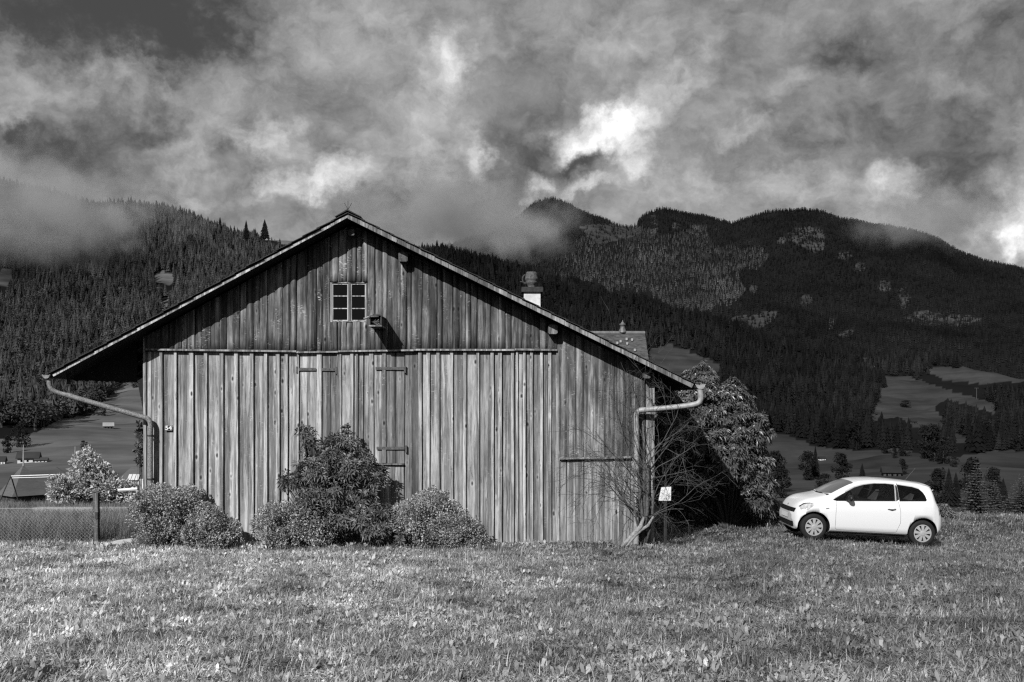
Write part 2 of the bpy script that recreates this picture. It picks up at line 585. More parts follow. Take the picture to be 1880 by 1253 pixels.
# open grassland as its edges appear (photo pixels of its outline)
MEADOWS = [
    [(-700, 840), (0, 806), (60, 797), (110, 770), (168, 762), (192, 735), (225, 704), (300, 690), (420, 700), (420, 1100), (-700, 1100)],
    [(283, 502), (300, 497), (318, 503), (322, 522), (300, 524), (285, 518)],
    [(186, 545), (196, 543), (196, 556), (188, 560)],
    [(295, 550), (318, 546), (305, 565), (296, 572)],
    [(440, 408), (480, 416), (560, 428), (600, 450), (520, 446), (490, 440)],
    [(-50, 490), (20, 495), (25, 520), (-50, 530)],
    [(1190, 640), (1232, 633), (1290, 655), (1330, 674), (1300, 700), (1200, 705)],
    [(1588, 775), (1612, 735), (1622, 690), (1662, 690), (1760, 722), (1832, 742), (1828, 760), (1800, 752), (1740, 733), (1714, 748), (1735, 772), (1732, 790), (1690, 792), (1650, 765), (1615, 772)],
    [(1690, 680), (1722, 674), (1760, 676), (1790, 664), (1797, 680), (1850, 672), (1900, 678), (1900, 700), (1800, 705), (1740, 700)],
    [(1400, 792), (1450, 800), (1500, 820), (1600, 830), (1640, 822), (1700, 836), (1760, 838), (1830, 826), (1990, 835), (1990, 1100), (1300, 1100), (1380, 850)],
    [(1742, 790), (1792, 808), (1800, 817), (1755, 815)],
    [(1590, 764), (1600, 770), (1592, 778)],
]
MEADOWS_MT = [
    [(1466, 548), (1480, 538), (1494, 548), (1490, 560), (1468, 562)],
    [(1340, 584), (1372, 576), (1372, 592), (1345, 594)],
    [(1372, 584), (1400, 572), (1428, 570), (1425, 582), (1402, 602), (1375, 604)],
    [(1520, 585), (1534, 582), (1530, 606), (1520, 604)],
    [(1540, 612), (1570, 600), (1566, 618), (1545, 622)],
    [(1060, 415), (1170, 408), (1180, 430), (1100, 450)],
]
ROCKS = [(1480, 435, 38, 22), (1500, 452, 20, 16), (1625, 525, 14, 14), (1660, 545, 14, 26), (1700, 585, 42, 16), (1760, 588, 45, 14), (1200, 415, 6, 26), (1240, 415, 12, 6), (1438, 442, 14, 7), (1550, 470, 18, 8), (1580, 490, 12, 10)]


def interp_cols(ctrl, xs_):
    cx_ = [c[0] for c in ctrl]
    K = len(ctrl[0][1])
    D = np.array([[k[0] for k in c[1]] for c in ctrl], float)
    Y = np.array([[k[1] for k in c[1]] for c in ctrl], float)
    Dn = np.stack([np.interp(xs_, cx_, D[:, k]) for k in range(K)], 1)
    Yn = np.stack([np.interp(xs_, cx_, Y[:, k]) for k in range(K)], 1)
    return Dn, Yn


class Sheet:
    def __init__(self, ctrl, x0, x1, ncol, nrow, amp, fscale, seed):
        self.xs = np.linspace(x0, x1, ncol)
        D, Y = interp_cols(ctrl, self.xs)
        K = D.shape[1]
        t = np.linspace(0, K - 1, nrow)
        self.nc, self.nr = ncol, nrow
        self.pos = np.zeros((nrow, ncol, 3))
        for i in range(ncol):
            d = np.interp(t, range(K), D[i])
            y = np.interp(t, range(K), Y[i])
            k = np.ones(5) / 5
            d = np.convolve(np.pad(d, 2, mode='edge'), k, 'valid')
            y = np.convolve(np.pad(y, 2, mode='edge'), k, 'valid')
            X = (self.xs[i] - 940) * d / FPX
            Z = EYE + (HOR - y) * d / FPX
            self.pos[:, i, 0] = X
            self.pos[:, i, 1] = d
            self.pos[:, i, 2] = Z
        for j in range(nrow):
            for i in range(ncol):
                X, d, Z = self.pos[j, i]
                q = Vector((X * fscale, d * fscale, seed))
                a = amp * min(1.0, max(0.0, (d - 120) / 700.0))
                if j > nrow - 4:
                    a *= 0.3
                self.pos[j, i, 2] += a * noise.fractal(q, 1.0, 2.0, 5)
        self.px = 940 + self.pos[:, :, 0] * FPX / self.pos[:, :, 1]
        self.py = HOR - (self.pos[:, :, 2] - EYE) * FPX / self.pos[:, :, 1]

    def build(self, name, material, meadows):
        me = bpy.data.meshes.new(name)
        fs = [(j * self.nc + i, j * self.nc + i + 1, (j + 1) * self.nc + i + 1, (j + 1) * self.nc + i)
              for j in range(self.nr - 1) for i in range(self.nc - 1)]
        me.from_pydata(self.pos.reshape(-1, 3).tolist(), [], fs)
        a = me.attributes.new('grass', 'FLOAT', 'POINT')
        b = me.attributes.new('rock', 'FLOAT', 'POINT')
        self.gr = np.zeros((self.nr, self.nc))
        rk = np.zeros((self.nr, self.nc))
        for p in meadows:
            self.gr[inpoly_np(self.px, self.py, p)] = 1
        for r in ROCKS:
            rk = np.maximum(rk, 1 - ((self.px - r[0]) / r[2]) ** 2 - ((self.py - r[1]) / r[3]) ** 2)
        rk[(self.py > 620) | (self.px < 1000)] = 0
        self.rk = rk
        a.data.foreach_set('value', self.gr.ravel().astype(np.float32))
        b.data.foreach_set('value', np.clip(rk, 0, 1).ravel().astype(np.float32))
        me.materials.append(material)
        me.polygons.foreach_set('use_smooth', [True] * len(me.polygons))
        me.update()
        o = bpy.data.objects.new(name, me)
        COL.objects.link(o)
        o['kind'] = 'structure'
        return o

    def at_px(self, x, y):
        """nearest visible point of the sheet on photo pixel x, y"""
        i = int(round((x - self.xs[0]) / (self.xs[-1] - self.xs[0]) * (self.nc - 1)))
        i = min(self.nc - 1, max(0, i))
        col = self.py[:, i]
        for j in range(len(col) - 1):
            if (col[j] - y) * (col[j + 1] - y) <= 0 and col[j] != col[j + 1]:
                t = (y - col[j]) / (col[j + 1] - col[j])
                p = self.pos[j, i] * (1 - t) + self.pos[j + 1, i] * t
                return P(x, y, float(p[1]))
        return P(x, y, float(self.pos[0, i, 1]))

    def scatter(self, n, rng, jmin=0, tall=0.0, sparse=0.0, meadow_keep=0.0, rock_keep=0.45, ymax=None, meadows=()):
        """points spread evenly by ground area over the wooded parts"""
        A = self.pos[:-1, :-1]
        ar = np.linalg.norm(np.cross(self.pos[1:, :-1] - A, self.pos[:-1, 1:] - A), axis=2)
        ar[:jmin] = 0
        pr = (ar / ar.sum()).ravel()
        pick = rng.choice(len(pr), n, p=pr)
        jj, ii = np.divmod(pick, self.nc - 1)
        u, v = rng.random(n), rng.random(n)
        p = (self.pos[jj, ii] * ((1 - u) * (1 - v))[:, None] + self.pos[jj, ii + 1] * (u * (1 - v))[:, None]
             + self.pos[jj + 1, ii] * ((1 - u) * v)[:, None] + self.pos[jj + 1, ii + 1] * (u * v)[:, None])
        x = 940 + p[:, 0] * FPX / p[:, 1]
        y = HOR - (p[:, 2] - EYE) * FPX / p[:, 1]
        keep = np.ones(n, bool)
        if ymax is not None:
            keep &= y <= ymax
        for q in meadows:
            keep &= ~(inpoly_np(x, y, q) & (rng.random(n) >= sparse))
            if tall:
                keep &= ~inpoly_np(x, y - tall * FPX / p[:, 1] * 0.45, q)
                keep &= ~inpoly_np(x, y - tall * FPX / p[:, 1] * 0.9, q)
        rky = (self.rk[jj, ii] > 0.15) & (y < 620) & (x > 1000)
        keep &= ~(rky & (rng.random(n) > rock_keep))
        return p[keep], x[keep], y[keep]


def terrain_mat():
    m = bpy.data.materials.new('mountain ground')
    m.use_nodes = True
    n = NT(m.node_tree)
    b = n.n('ShaderNodeBsdfDiffuse')
    o = n.n('ShaderNodeOutputMaterial')
    m.node_tree.links.new(b.outputs[0], o.inputs[0])
    geo = n.n('ShaderNodeNewGeometry')
    ag = n.n('ShaderNodeAttribute', attribute_name='grass')
    ar = n.n('ShaderNodeAttribute', attribute_name='rock')
    pos = geo.outputs['Position']
    f = n.noise(pos, 0.02, 7, 0.65)
    st = n.noise(n.vmath('MULTIPLY', pos, (0.004, 0.03, 0.12)), 1.0, 5, 0.6)
    g = n.math('MULTIPLY', n.rng(f, 0.25, 0.75, 0.6, 1.4), n.rng(st, 0.3, 0.7, 0.65, 1.35))
    ge = n.rng(n.math('ADD', ag.outputs['Fac'], n.math('MULTIPLY', n.math('SUBTRACT', n.noise(pos, 0.06, 4, 0.6), 0.5), 0.5)), 0.3, 0.7)
    sx_ = n.n('ShaderNodeSeparateXYZ')
    n.put(sx_.inputs[0], pos)
    # valley meadows; cloud shadow over the right side put in as darker colour
    gb_ = n.rng(sx_.outputs[0], -80, 160, 0.098, 0.040)
    v = n.mixf(ge, 0.011, n.math('MULTIPLY', g, gb_))
    rf = n.noise(n.vmath('MULTIPLY', pos, (0.03, 0.03, 0.012)), 1.0, 8, 0.7)
    re = n.rng(n.math('MULTIPLY', n.rng(ar.outputs['Fac'], 0.0, 0.5), n.rng(rf, 0.42, 0.62)), 0.1, 0.6)
    v = n.mixf(re, v, n.rng(n.noise(pos, 0.08, 5, 0.7), 0.3, 0.7, 0.02, 0.075))
    n.put(b.inputs[0], n.grey(v))
    return m


M_TERR = terrain_mat()
RIDGE = [(-700, 300), (-200, 318), (0, 345), (100, 360), (170, 378), (250, 380), (300, 386), (350, 400), (400, 418), (430, 428), (480, 432), (540, 440), (620, 462), (700, 470), (760, 462), (800, 462),
         (850, 465), (900, 472), (950, 487), (1000, 508), (1100, 535), (1180, 553), (1280, 580), (1340, 602), (1400, 632), (1500, 655), (1600, 668), (1700, 676), (1880, 692), (2500, 720)]
ctrl = []
for (x, ry) in RIDGE:
    k = sstep(300, 1350, x)

    def mixk(a, b):
        return a * (1 - k) + b * k
    rd = mixk(1800, 1450)
    ctrl.append((x, [(75, mixk(975, 1010)), (150, mixk(935, 985)), (240, mixk(890, 942)), (350, mixk(855, 900)), (500, mixk(800, 858)), (700, mixk(745, 805)),
                     (950, mixk(692, 752)), (mixk(1300, 1180), min(mixk(560, 705), mixk(560, 705))), (rd, ry), (rd + 500, ry + 110)]))
# the wooded spur that comes down from the left keeps its slope under its own crest
for c in ctrl:
    ry = c[1][8][1]
    if c[1][7][1] < ry + 15:
        c[1][7] = (c[1][7][0], ry + 15)
    if c[1][6][1] < ry + 40:
        c[1][6] = (c[1][6][0], ry + 40)
valley = Sheet(ctrl, -500, 2300, 460, 200, 16, 0.006, 3.1)
hillside = valley.build('hillside', M_TERR, MEADOWS)

TOP = [(600, 480), (800, 470), (900, 450), (950, 420), (985, 388), (1012, 378), (1050, 381), (1090, 398), (1130, 413), (1165, 420), (1180, 403), (1215, 391), (1260, 398), (1300, 408), (1345, 420), (1400, 400), (1440, 388),
       (1500, 385), (1560, 391), (1620, 400), (1680, 413), (1720, 433), (1765, 468), (1800, 478), (1880, 498), (2000, 520), (2500, 560)]
ctrl2 = []
for (x, ty) in TOP:
    ctrl2.append((x, [(1450, 740), (1750, 685), (2100, 620), (2450, 545), (2800, max(ty + 40, 470)), (3050, ty + 14), (3200, ty), (3600, ty + 70)]))
far = Sheet(ctrl2, 620, 2400, 300, 150, 60, 0.0016, 9.7)
mountain = far.build('mountain', M_TERR, MEADOWS_MT)


# ------------------------------------------------------------------ trees of the woods
M_CONIFER_L = leaf_mat('hillside conifer needles', 0.048, trans=0.1, rough=0.9, spec=0.05, var=0.5, rnd=True, vscale=0.03)  # haze over the left hill is put into this lighter needle colour
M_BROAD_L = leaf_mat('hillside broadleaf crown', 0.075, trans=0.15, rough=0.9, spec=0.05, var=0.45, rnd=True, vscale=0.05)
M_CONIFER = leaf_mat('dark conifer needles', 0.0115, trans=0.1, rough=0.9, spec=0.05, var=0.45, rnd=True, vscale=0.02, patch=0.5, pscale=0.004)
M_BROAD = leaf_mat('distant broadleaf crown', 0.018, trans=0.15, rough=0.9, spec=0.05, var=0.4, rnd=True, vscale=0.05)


def conifer_proto(rng, tiers, sides, jag, mt=None):
    b = MB()
    b.tube([(0, 0, 0), (0, 0, 0.25)], [0.02, 0.015], 4)
    for t in range(tiers):
        z0 = 0.06 + 0.88 * t / tiers
        r = 0.19 * (1 - t / tiers) ** 0.85 + 0.015
        h = 0.30 * (1 - 0.35 * t / tiers)
        a0 = rng.random() * 6
        vs_ = [(rng.uniform(-.008, .008), rng.uniform(-.008, .008), min(1.0, z0 + h))]
        for k in range(sides * 2):
            a = a0 + math.pi * k / sides
            rr = r * (rng.uniform(0.85, 1.2) if k % 2 == 0 else rng.uniform(1 - jag, 0.85))
            vs_.append((rr * math.cos(a), rr * math.sin(a), z0 - (0.03 if k % 2 == 0 else -0.03) + rng.uniform(-.015, .015)))
        b.add(vs_, [(0, 1 + k, 1 + (k + 1) % (sides * 2)) for k in range(sides * 2)])
    return b.build('conifer_kind', mt or M_CONIFER)


def broad_proto(rng, nclump, quads, mt=None):
    b = MB()
    b.tube([(0, 0, 0), (0.01, 0, 0.3), (0, 0.01, 0.55)], [0.035, 0.028, 0.012], 5)
    cl_ = []
    for k in range(nclump):
        a = rng.uniform(0, 6.28)
        rr = math.sqrt(rng.random()) * 0.24
        z = rng.uniform(0.3, 0.86)
        rr *= 1.1 - abs(z - 0.5) * 1.1
        cl_.append((rr * math.cos(a), rr * math.sin(a), z, rng.uniform(0.09, 0.16)))
    for k in range(quads):
        c = rng.choice(cl_)
        d = Vector((rng.gauss(0, 1), rng.gauss(0, 1), rng.gauss(0, 1))).normalized()
        p = Vector(c[:3]) + d * c[3] * rng.uniform(0.7, 1.05)
        nrm = (d + Vector((rng.gauss(0, .5), rng.gauss(0, .5), rng.gauss(0, .5) + .3))).normalized()
        u = nrm.orthogonal().normalized()
        u.rotate(Matrix.Rotation(rng.uniform(0, 6.28), 3, nrm))
        v = nrm.cross(u)
        s = rng.uniform(0.022, 0.05)
        b.add([p - u * s, p - v * s * 0.7, p + u * s, p + v * s * 0.7], [(0, 1, 2, 3)])
    return b.build('broadleaf_kind', mt or M_BROAD)


rp = random.Random(7)
far_protos = [conifer_proto(rp, 3, 4, 0.4) for _ in range(4)]
near_protos = [conifer_proto(rp, 7, 7, 0.5, M_CONIFER_L) for _ in range(4)] + [broad_proto(rp, 14, 260, M_BROAD_L) for _ in range(3)]


def wood(name, pts, rng, hmin, hmax, protos, nconifer, pbroad, lab, broadfun=None):
    n = len(pts)
    h = rng.uniform(hmin, hmax, n) * (0.75 + 0.5 * rng.random(n))
    sc_ = np.stack([h * rng.uniform(0.85, 1.25, n)] * 2 + [h], 1)
    rot = np.zeros((n, 3))
    rot[:, 2] = rng.uniform(0, 6.28, n)
    rot[:, 0] = rng.normal(0, 0.03, n)
    idx = rng.integers(0, nconifer, n)
    if len(protos) > nconifer:
        br = rng.random(n) < (pbroad if broadfun is None else broadfun)
        idx[br] = rng.integers(nconifer, len(protos), br.sum())
        sc_[br, 2] *= 0.72
        sc_[br, :2] *= 0.95
    pts = pts.copy()
    pts[:, 2] -= 0.3
    return gn_scatter(name, pts, rot, sc_, idx, protos, lab, 'forest')


ng_ = np.random.default_rng(11)
pts, fx, fy = far.scatter(92000, ng_, jmin=12, rock_keep=0.55, sparse=0.3, meadows=MEADOWS_MT)
SUNLIT_SLOPE = [(1000, 470), (1060, 450), (1150, 440), (1200, 425), (1290, 425), (1330, 450), (1400, 475), (1395, 500), (1370, 530), (1340, 560), (1330, 590), (1250, 585), (1150, 545), (1050, 510), (960, 490)]  # sunlit patch of slope; its sunlight is put into a paler needle colour
lit_mask = inpoly_np(fx + 25 * np.sin(fy * 0.09) + 14 * np.sin(fx * .13), fy + 10 * np.sin(fx * 0.06), SUNLIT_SLOPE) & (ng_.random(len(fx)) < 0.8)
lp_ = [conifer_proto(rp, 3, 4, 0.4, leaf_mat('conifer needles with painted sunlight', 0.048, trans=0.1, rough=0.9, spec=0.05, var=0.5, rnd=True, vscale=0.02, patch=0.5, pscale=0.006)) for _ in range(4)]
wood('sunlit_stand', pts[lit_mask], ng_, 10, 14, lp_, 4, 0, 'trees painted paler as sunlit on the slope left of the dark mountain face')
pts = pts[~lit_mask]
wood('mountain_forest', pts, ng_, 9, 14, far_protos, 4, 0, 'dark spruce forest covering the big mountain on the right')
pts, fx, fy = valley.scatter(78000, ng_, jmin=88, tall=17, meadows=MEADOWS, ymax=835)
left = fx < 700
pb = np.where(left, np.clip((fy - 420) / 500, 0.05, 0.5), 0.22)
hscale = np.where(fx < 700, 1.0, 0.9)
vf = pts[left]
wood('hillside_forest', vf, ng_, 14, 21, near_protos, 4, 0.2, 'mixed spruce forest on the misty hillside left of the barn', broadfun=pb[left])
np2 = [conifer_proto(rp, 7, 7, 0.5) for _ in range(4)] + [broad_proto(rp, 14, 260) for _ in range(3)]
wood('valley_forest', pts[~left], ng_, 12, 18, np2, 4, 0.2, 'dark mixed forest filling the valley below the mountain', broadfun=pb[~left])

# ------------------------------------------------------------------ the barn
YB = 21.0
S21 = YB / FPX


def bx(x):
    return (x - 940) * S21


def bz(y):
    return EYE + (HOR - y) * S21


barn = empty('barn', (bx(732), 24.0, 0))
label(barn, 'big weathered timber barn with wide gable roof in the middle of the meadow', 'barn')
YV = 20.40                         # front edge of the roof overhang
SV = YV / FPX
APX = ((638.5 - 940) * SV, EYE + (HOR - 392) * SV)
LFT = ((92 - 940) * SV, EYE + (HOR - 687) * SV)
RGT = ((1279 - 940) * SV, EYE + (HOR - 707) * SV)
BACK = 31.0


def roof_z(x):
    if x < APX[0]:
        t = (x - LFT[0]) / (APX[0] - LFT[0])
        return LFT[1] + (APX[1] - LFT[1]) * t
    t = (x - APX[0]) / (RGT[0] - APX[0])
    return APX[1] + (RGT[1] - APX[1]) * t


def board(name, x0, x1, z0, z1a, z1b, yf, th, material, parent, tone, rng, ch=0.006, wob=0.004, nseg=5, cup=0.0):
    """one sawn board standing upright; its top may be cut to a slope (z1a at x0, z1b at x1); cup rounds its face"""
    b = MB()
    rings = []
    lean = rng.uniform(-0.002, 0.002)
    fr = (0.12, 0.3, 0.5, 0.7, 0.88) if cup else (0.5,)
    skew = rng.uniform(0.7, 1.4)
    for s in range(nseg + 1):
        t = s / nseg
        j0 = rng.uniform(-wob, wob) * 0.6 + lean * s
        j1 = rng.uniform(-wob, wob) * 0.6 + lean * s
        jy = rng.uniform(-wob, wob) * 0.6
        za = z0 + (z1a - z0) * t
        zb = z0 + (z1b - z0) * t
        rg_ = [(x0 + j0, yf + th, za), (x0 + j0, yf + ch + jy, za), (x0 + ch + j0, yf + jy, za)]
        for u in fr:
            v = u ** skew
            rg_.append((x0 + (x1 - x0) * u, yf + jy - cup * (1 - (2 * v - 1) ** 2) * rng.uniform(0.85, 1.15), za + (zb - za) * u))
        rg_ += [(x1 - ch + j1, yf + jy, zb), (x1 + j1, yf + ch + jy, zb), (x1 + j1, yf + th, zb)]
        rings.append(rg_)
    k = len(rings[0])
    vs_ = [p for r in rings for p in r]
    fs = []
    for s in range(nseg):
        for q in range(k):
            q2 = (q + 1) % k
            fs.append((s * k + q, s * k + q2, (s + 1) * k + q2, (s + 1) * k + q))
    fs.append(tuple(range(k - 1, -1, -1)))
    fs.append(tuple(nseg * k + q for q in range(k)))
    b.add(vs_, fs)
    o = b.build(name, material, parent, tone=tone)
    if cup:
        sm = [False] * len(o.data.polygons)
        for s in range(nseg):
            for q in range(2, k - 3):
                sm[s * k + q] = True
        o.data.polygons.foreach_set('use_smooth', sm)
    return o


# body behind the boards: framing with a dark loft
b = MB()
xl, xr = bx(266), bx(1199)
poly = [(xl, -0.3), (xr, -0.3), (xr, roof_z(xr) - 0.14), (APX[0], APX[1] - 0.14), (xl, roof_z(xl) - 0.14)]
b.prism(poly, 21.05, BACK - 0.6)
wall = b.build('wall', M_WOOD_DARK, barn, tone=0.6)

# --- gable boards above the drip ledge
rb = random.Random(3)
up_edges = [268, 283, 295, 309, 322, 335, 346, 359, 372, 388, 405, 417, 429, 441, 453, 466, 478, 491, 507, 520, 534, 545, 565, 582, 593, 606]
up_right = [676, 689, 703, 712, 735, 747, 756, 775, 791, 803, 813, 831, 844, 855, 865, 876, 891, 901, 917, 928, 939, 958, 973, 990, 1005, 1023]


def top_for(x0, x1):
    za, zb = roof_z(x0) - 0.13, roof_z(x1) - 0.13
    return za, zb


def up_board(e0, e1, y0=None, y1=None, tone=None, k=0):
    x0, x1 = bx(e0) + 0.0015, bx(e1) - 0.0015
    z0 = bz(645 if e0 < 545 else 646) + rb.uniform(-0.012, 0.012) if y0 is None else bz(y0)
    if y1 is None:
        za, zb = top_for(x0, x1)
        if x0 < APX[0] < x1:
            za = zb = min(za, zb)
    else:
        za = zb = bz(y1)
    tone = tone if tone is not None else rb.choice([0.55, 0.7, 0.8, 0.9, 1.0, 1.15, 1.35])
    yf = 20.950 + (0.022 if k % 2 else 0.0) + rb.uniform(-0.006, 0.006)
    board('board', x0, x1, z0, za, zb, yf, 0.03, M_WOOD_UP, barn, tone, rb, wob=0.008, cup=rb.choice([0.008, 0.016, 0.024, 0.030]), nseg=5)


tones_r = [1.0, 0.95, 1.2, 0.95, 0.75, 1.1, 0.75, 0.95, 0.7, 0.95, 0.7, 0.8, 1.25, 0.9, 0.7, 0.85, 0.75, 0.95, 0.9, 1.1, 0.75, 1.0, 0.7, 0.85, 0.7]
tones_l = [0.8, 0.9, 1.1, 0.9, 0.85, 1.25, 1.0, 0.9, 1.1, 0.9, 0.95, 1.5, 0.85, 1.15, 0.85, 1.5, 1.25, 1.2, 0.95, 1.35, 0.95, 1.25, 0.85, 1.7, 1.0]
for k in range(len(up_edges) - 1):
    up_board(up_edges[k], up_edges[k + 1], tone=tones_l[k], k=k)
for k in range(len(up_right) - 1):
    up_board(up_right[k], up_right[k + 1], tone=tones_r[k], k=k)
ab = [606, 622, 638, 655, 666, 676]
for k in range(5):
    up_board(ab[k], ab[k + 1], y0=518, tone=[1.3, 1.5, 1.0, 1.1, 1.45][k], k=k)
be = [606, 620, 627, 636, 648, 662, 676]
for k in range(6):
    up_board(be[k], be[k + 1], y1=592, tone=[0.6, 0.9, 1.35, 0.85, 1.0, 0.85][k], k=k)

# --- right-hand gable end: wide boards down to the lower ledge
wr = [1023, 1040, 1057, 1072, 1089, 1109, 1128, 1148, 1166, 1184]
for k in range(len(wr) - 1):
    x0, x1 = bx(wr[k]) + 0.001, bx(wr[k + 1]) - 0.001
    za, zb = top_for(x0, x1)
    board('board', x0, x1, bz(841) + rb.uniform(-.01, .01), za, zb, 20.963 + (k % 2) * 0.008, 0.03, M_WOOD_UP, barn, [1.15, 0.95, 1.25, 1.35, 1.2, 0.85, 0.95, 0.8, 0.9][k], rb, nseg=4)
lr = [1027, 1040, 1056, 1072, 1085, 1105, 1124, 1137, 1157, 1172, 1185]
for k in range(len(lr) - 1):
    x0, x1 = bx(lr[k]) + 0.001, bx(lr[k + 1]) - 0.001
    board('board', x0, x1, -0.06, bz(842), bz(842), 20.983 + (k % 2) * 0.008, 0.03, M_WOOD_LOW, barn, rb.choice([0.75, 0.9, 1.0, 0.85]), rb, nseg=5)
# corner posts
board('corner_board', bx(1185.5), bx(1201), -0.06, roof_z(bx(1185)) - 0.13, roof_z(bx(1201)) - 0.13, 20.955, 0.06, M_WOOD_LOW, barn, 0.75, rb)
board('corner_board', bx(264), bx(270), -0.1, roof_z(bx(264)) - 0.13, roof_z(bx(270)) - 0.13, 20.97, 0.06, M_WOOD_LOW, barn, 0.95, rb)

# --- lower wall: wide boards and cover battens
bat = [(295, 300), (320.5, 325.5), (349, 357), (375, 381), (404, 411), (432, 439), (461, 467), (486, 492), (508, 515), (523, 529), (546, 550),
       (582, 591), (620, 628), (643, 649), (653, 657), (679, 687), (702, 709), (769, 775), (783, 789), (802, 808), (826, 832), (850, 856), (875, 880), (901, 907), (915, 922),
       (938, 944), (948, 952), (960, 965), (974, 979), (992, 997), (1006, 1012), (1021, 1027)]
DOORX = (549, 745)
door_l = empty('door', (bx(549), 21.0, bz(850)))
door_l.parent = barn
door_l.matrix_parent_inverse = wmat(barn).inverted()
door_r = empty('door', (bx(745), 21.0, bz(850)))
door_r.parent = barn
door_r.matrix_parent_inverse = wmat(barn).inverted()
cent = [(a + c) / 2 for a, c in bat]
edges = [270, 278] + [c for c in cent]
for extra in (565, 607, 668, 726, 743, 757):
    edges.append(extra)
edges.sort()
for k in range(len(edges) - 1):
    e0, e1 = edges[k], edges[k + 1]
    x0, x1 = bx(e0) + 0.004, bx(e1) - 0.004
    mid = (e0 + e1) / 2
    tone = rb.choice([0.82, 0.9, 1.0, 1.0, 1.1, 1.2])
    if 350 < mid < 520:
        tone *= 1.08
    if 707 < mid < 770:
        tone = 0.55
    if 590 < mid < 620:
        tone = 0.62
    if 960 < mid < 1030:
        tone *= 0.72
    yf = 20.988 + rb.uniform(-0.003, 0.004)
    if 549 < mid < 649:
        board('board', x0, x1, bz(851), bz(648), bz(648), yf - 0.012, 0.028, M_WOOD_LOW, door_l, tone, rb)
        board('board', x0, x1, -0.06, bz(853), bz(853), yf + 0.002, 0.028, M_WOOD_LOW, barn, tone * 0.9, rb)
    elif 687 < mid < 743:
        board('board', x0, x1, bz(851), bz(648), bz(648), yf - 0.012, 0.028, M_WOOD_LOW, door_r, tone, rb)
        board('board', x0, x1, -0.06, bz(853), bz(853), yf + 0.002, 0.028, M_WOOD_LOW, barn, 0.9, rb)
    else:
        board('board', x0, x1, -0.06 + rb.uniform(0, 0.03), bz(645), bz(645), yf, 0.028, M_WOOD_LOW, barn, tone, rb)
for (a, c) in bat:
    mid = (a + c) / 2
    x0, x1 = bx(a), bx(c)
    zt = bz(645)
    zb = -0.06 + rb.uniform(0, 0.04)
    par = barn
    if mid in (cent[11], cent[12]):
        zb, par = bz(850), door_l
    if mid in (cent[15], cent[16]):
        zb, par = bz(850), door_r
    board('batten', x0, x1, zb, zt, zt, 20.938 + rb.uniform(-.004, .004), 0.04, M_WOOD_LOW, par, rb.choice([0.95, 1.1, 1.2, 1.3]), rb, ch=0.004)

# ledges
def ledge(x0, x1, y, y2=None, h=0.045, out=0.05):
    b = MB()
    za, zb = bz(y), bz(y2 if y2 else y)
    X0, X1 = bx(x0), bx(x1)
    yf = 20.935 - out
    vs_ = [(X0, yf, za), (X1, yf, zb), (X1, yf, zb - h), (X0, yf, za - h), (X0, 20.99, za + 0.012), (X1, 20.99, zb + 0.012), (X1, 20.99, zb - h), (X0, 20.99, za - h)]
    b.add(vs_, [(0, 3, 2, 1), (4, 5, 6, 7), (0, 1, 5, 4), (3, 7, 6, 2), (0, 4, 7, 3), (1, 2, 6, 5)])
    return b.build('ledge', M_WOOD_TRIM, barn, tone=rb.uniform(0.7, 0.95))


ledge(270, 546, 641, 644.5, out=0.055, h=0.035)
ledge(546.5, 622, 646.5, 645.5, out=0.05, h=0.03)
ledge(622.5, 760, 644.5, 642.5, out=0.05, h=0.032)
ledge(760.5, 945, 641.5, 642, out=0.055, h=0.035)
ledge(945.5, 1022, 641, 642, out=0.055, h=0.035)
ledge(1027, 1158, 841, 838.5, out=0.035, h=0.03)
b = MB()
b.box(bx(688), bx(742), 20.93, 20.985, bz(853.5), bz(851.2))
b.build('ledge', M_WOOD_TRIM, barn, tone=0.5)

# strap hinges with their pintles
def hinge(xa, xb, y, pin, parent):
    b = MB()
    b.box(bx(min(xa, xb)), bx(max(xa, xb)), 20.940, 20.950, bz(y + 2.6), bz(y - 2.6))
    b.box(bx(pin - 1.6), bx(pin + 1.6), 20.925, 20.965, bz(y + 8), bz(y - 5))
    for t in (0.2, 0.5, 0.8):
        q = bx(xa + (xb - xa) * t)
        b.lathe([(0.0, -0.008), (0.012, -0.004), (0.012, 0.0)], (q, 20.940, bz(y)), axis='y', n=8)
    b.build('hinge', mat('weathered hinge', 0.10, 0.8, 0.2, var=0.5, vscale=18), parent)


hinge(549, 581, 678.5, 546.5, door_l)
hinge(592, 619, 679, 618, door_l)
hinge(743, 690, 677, 744, door_r)
hinge(743, 692, 823, 746, door_r)

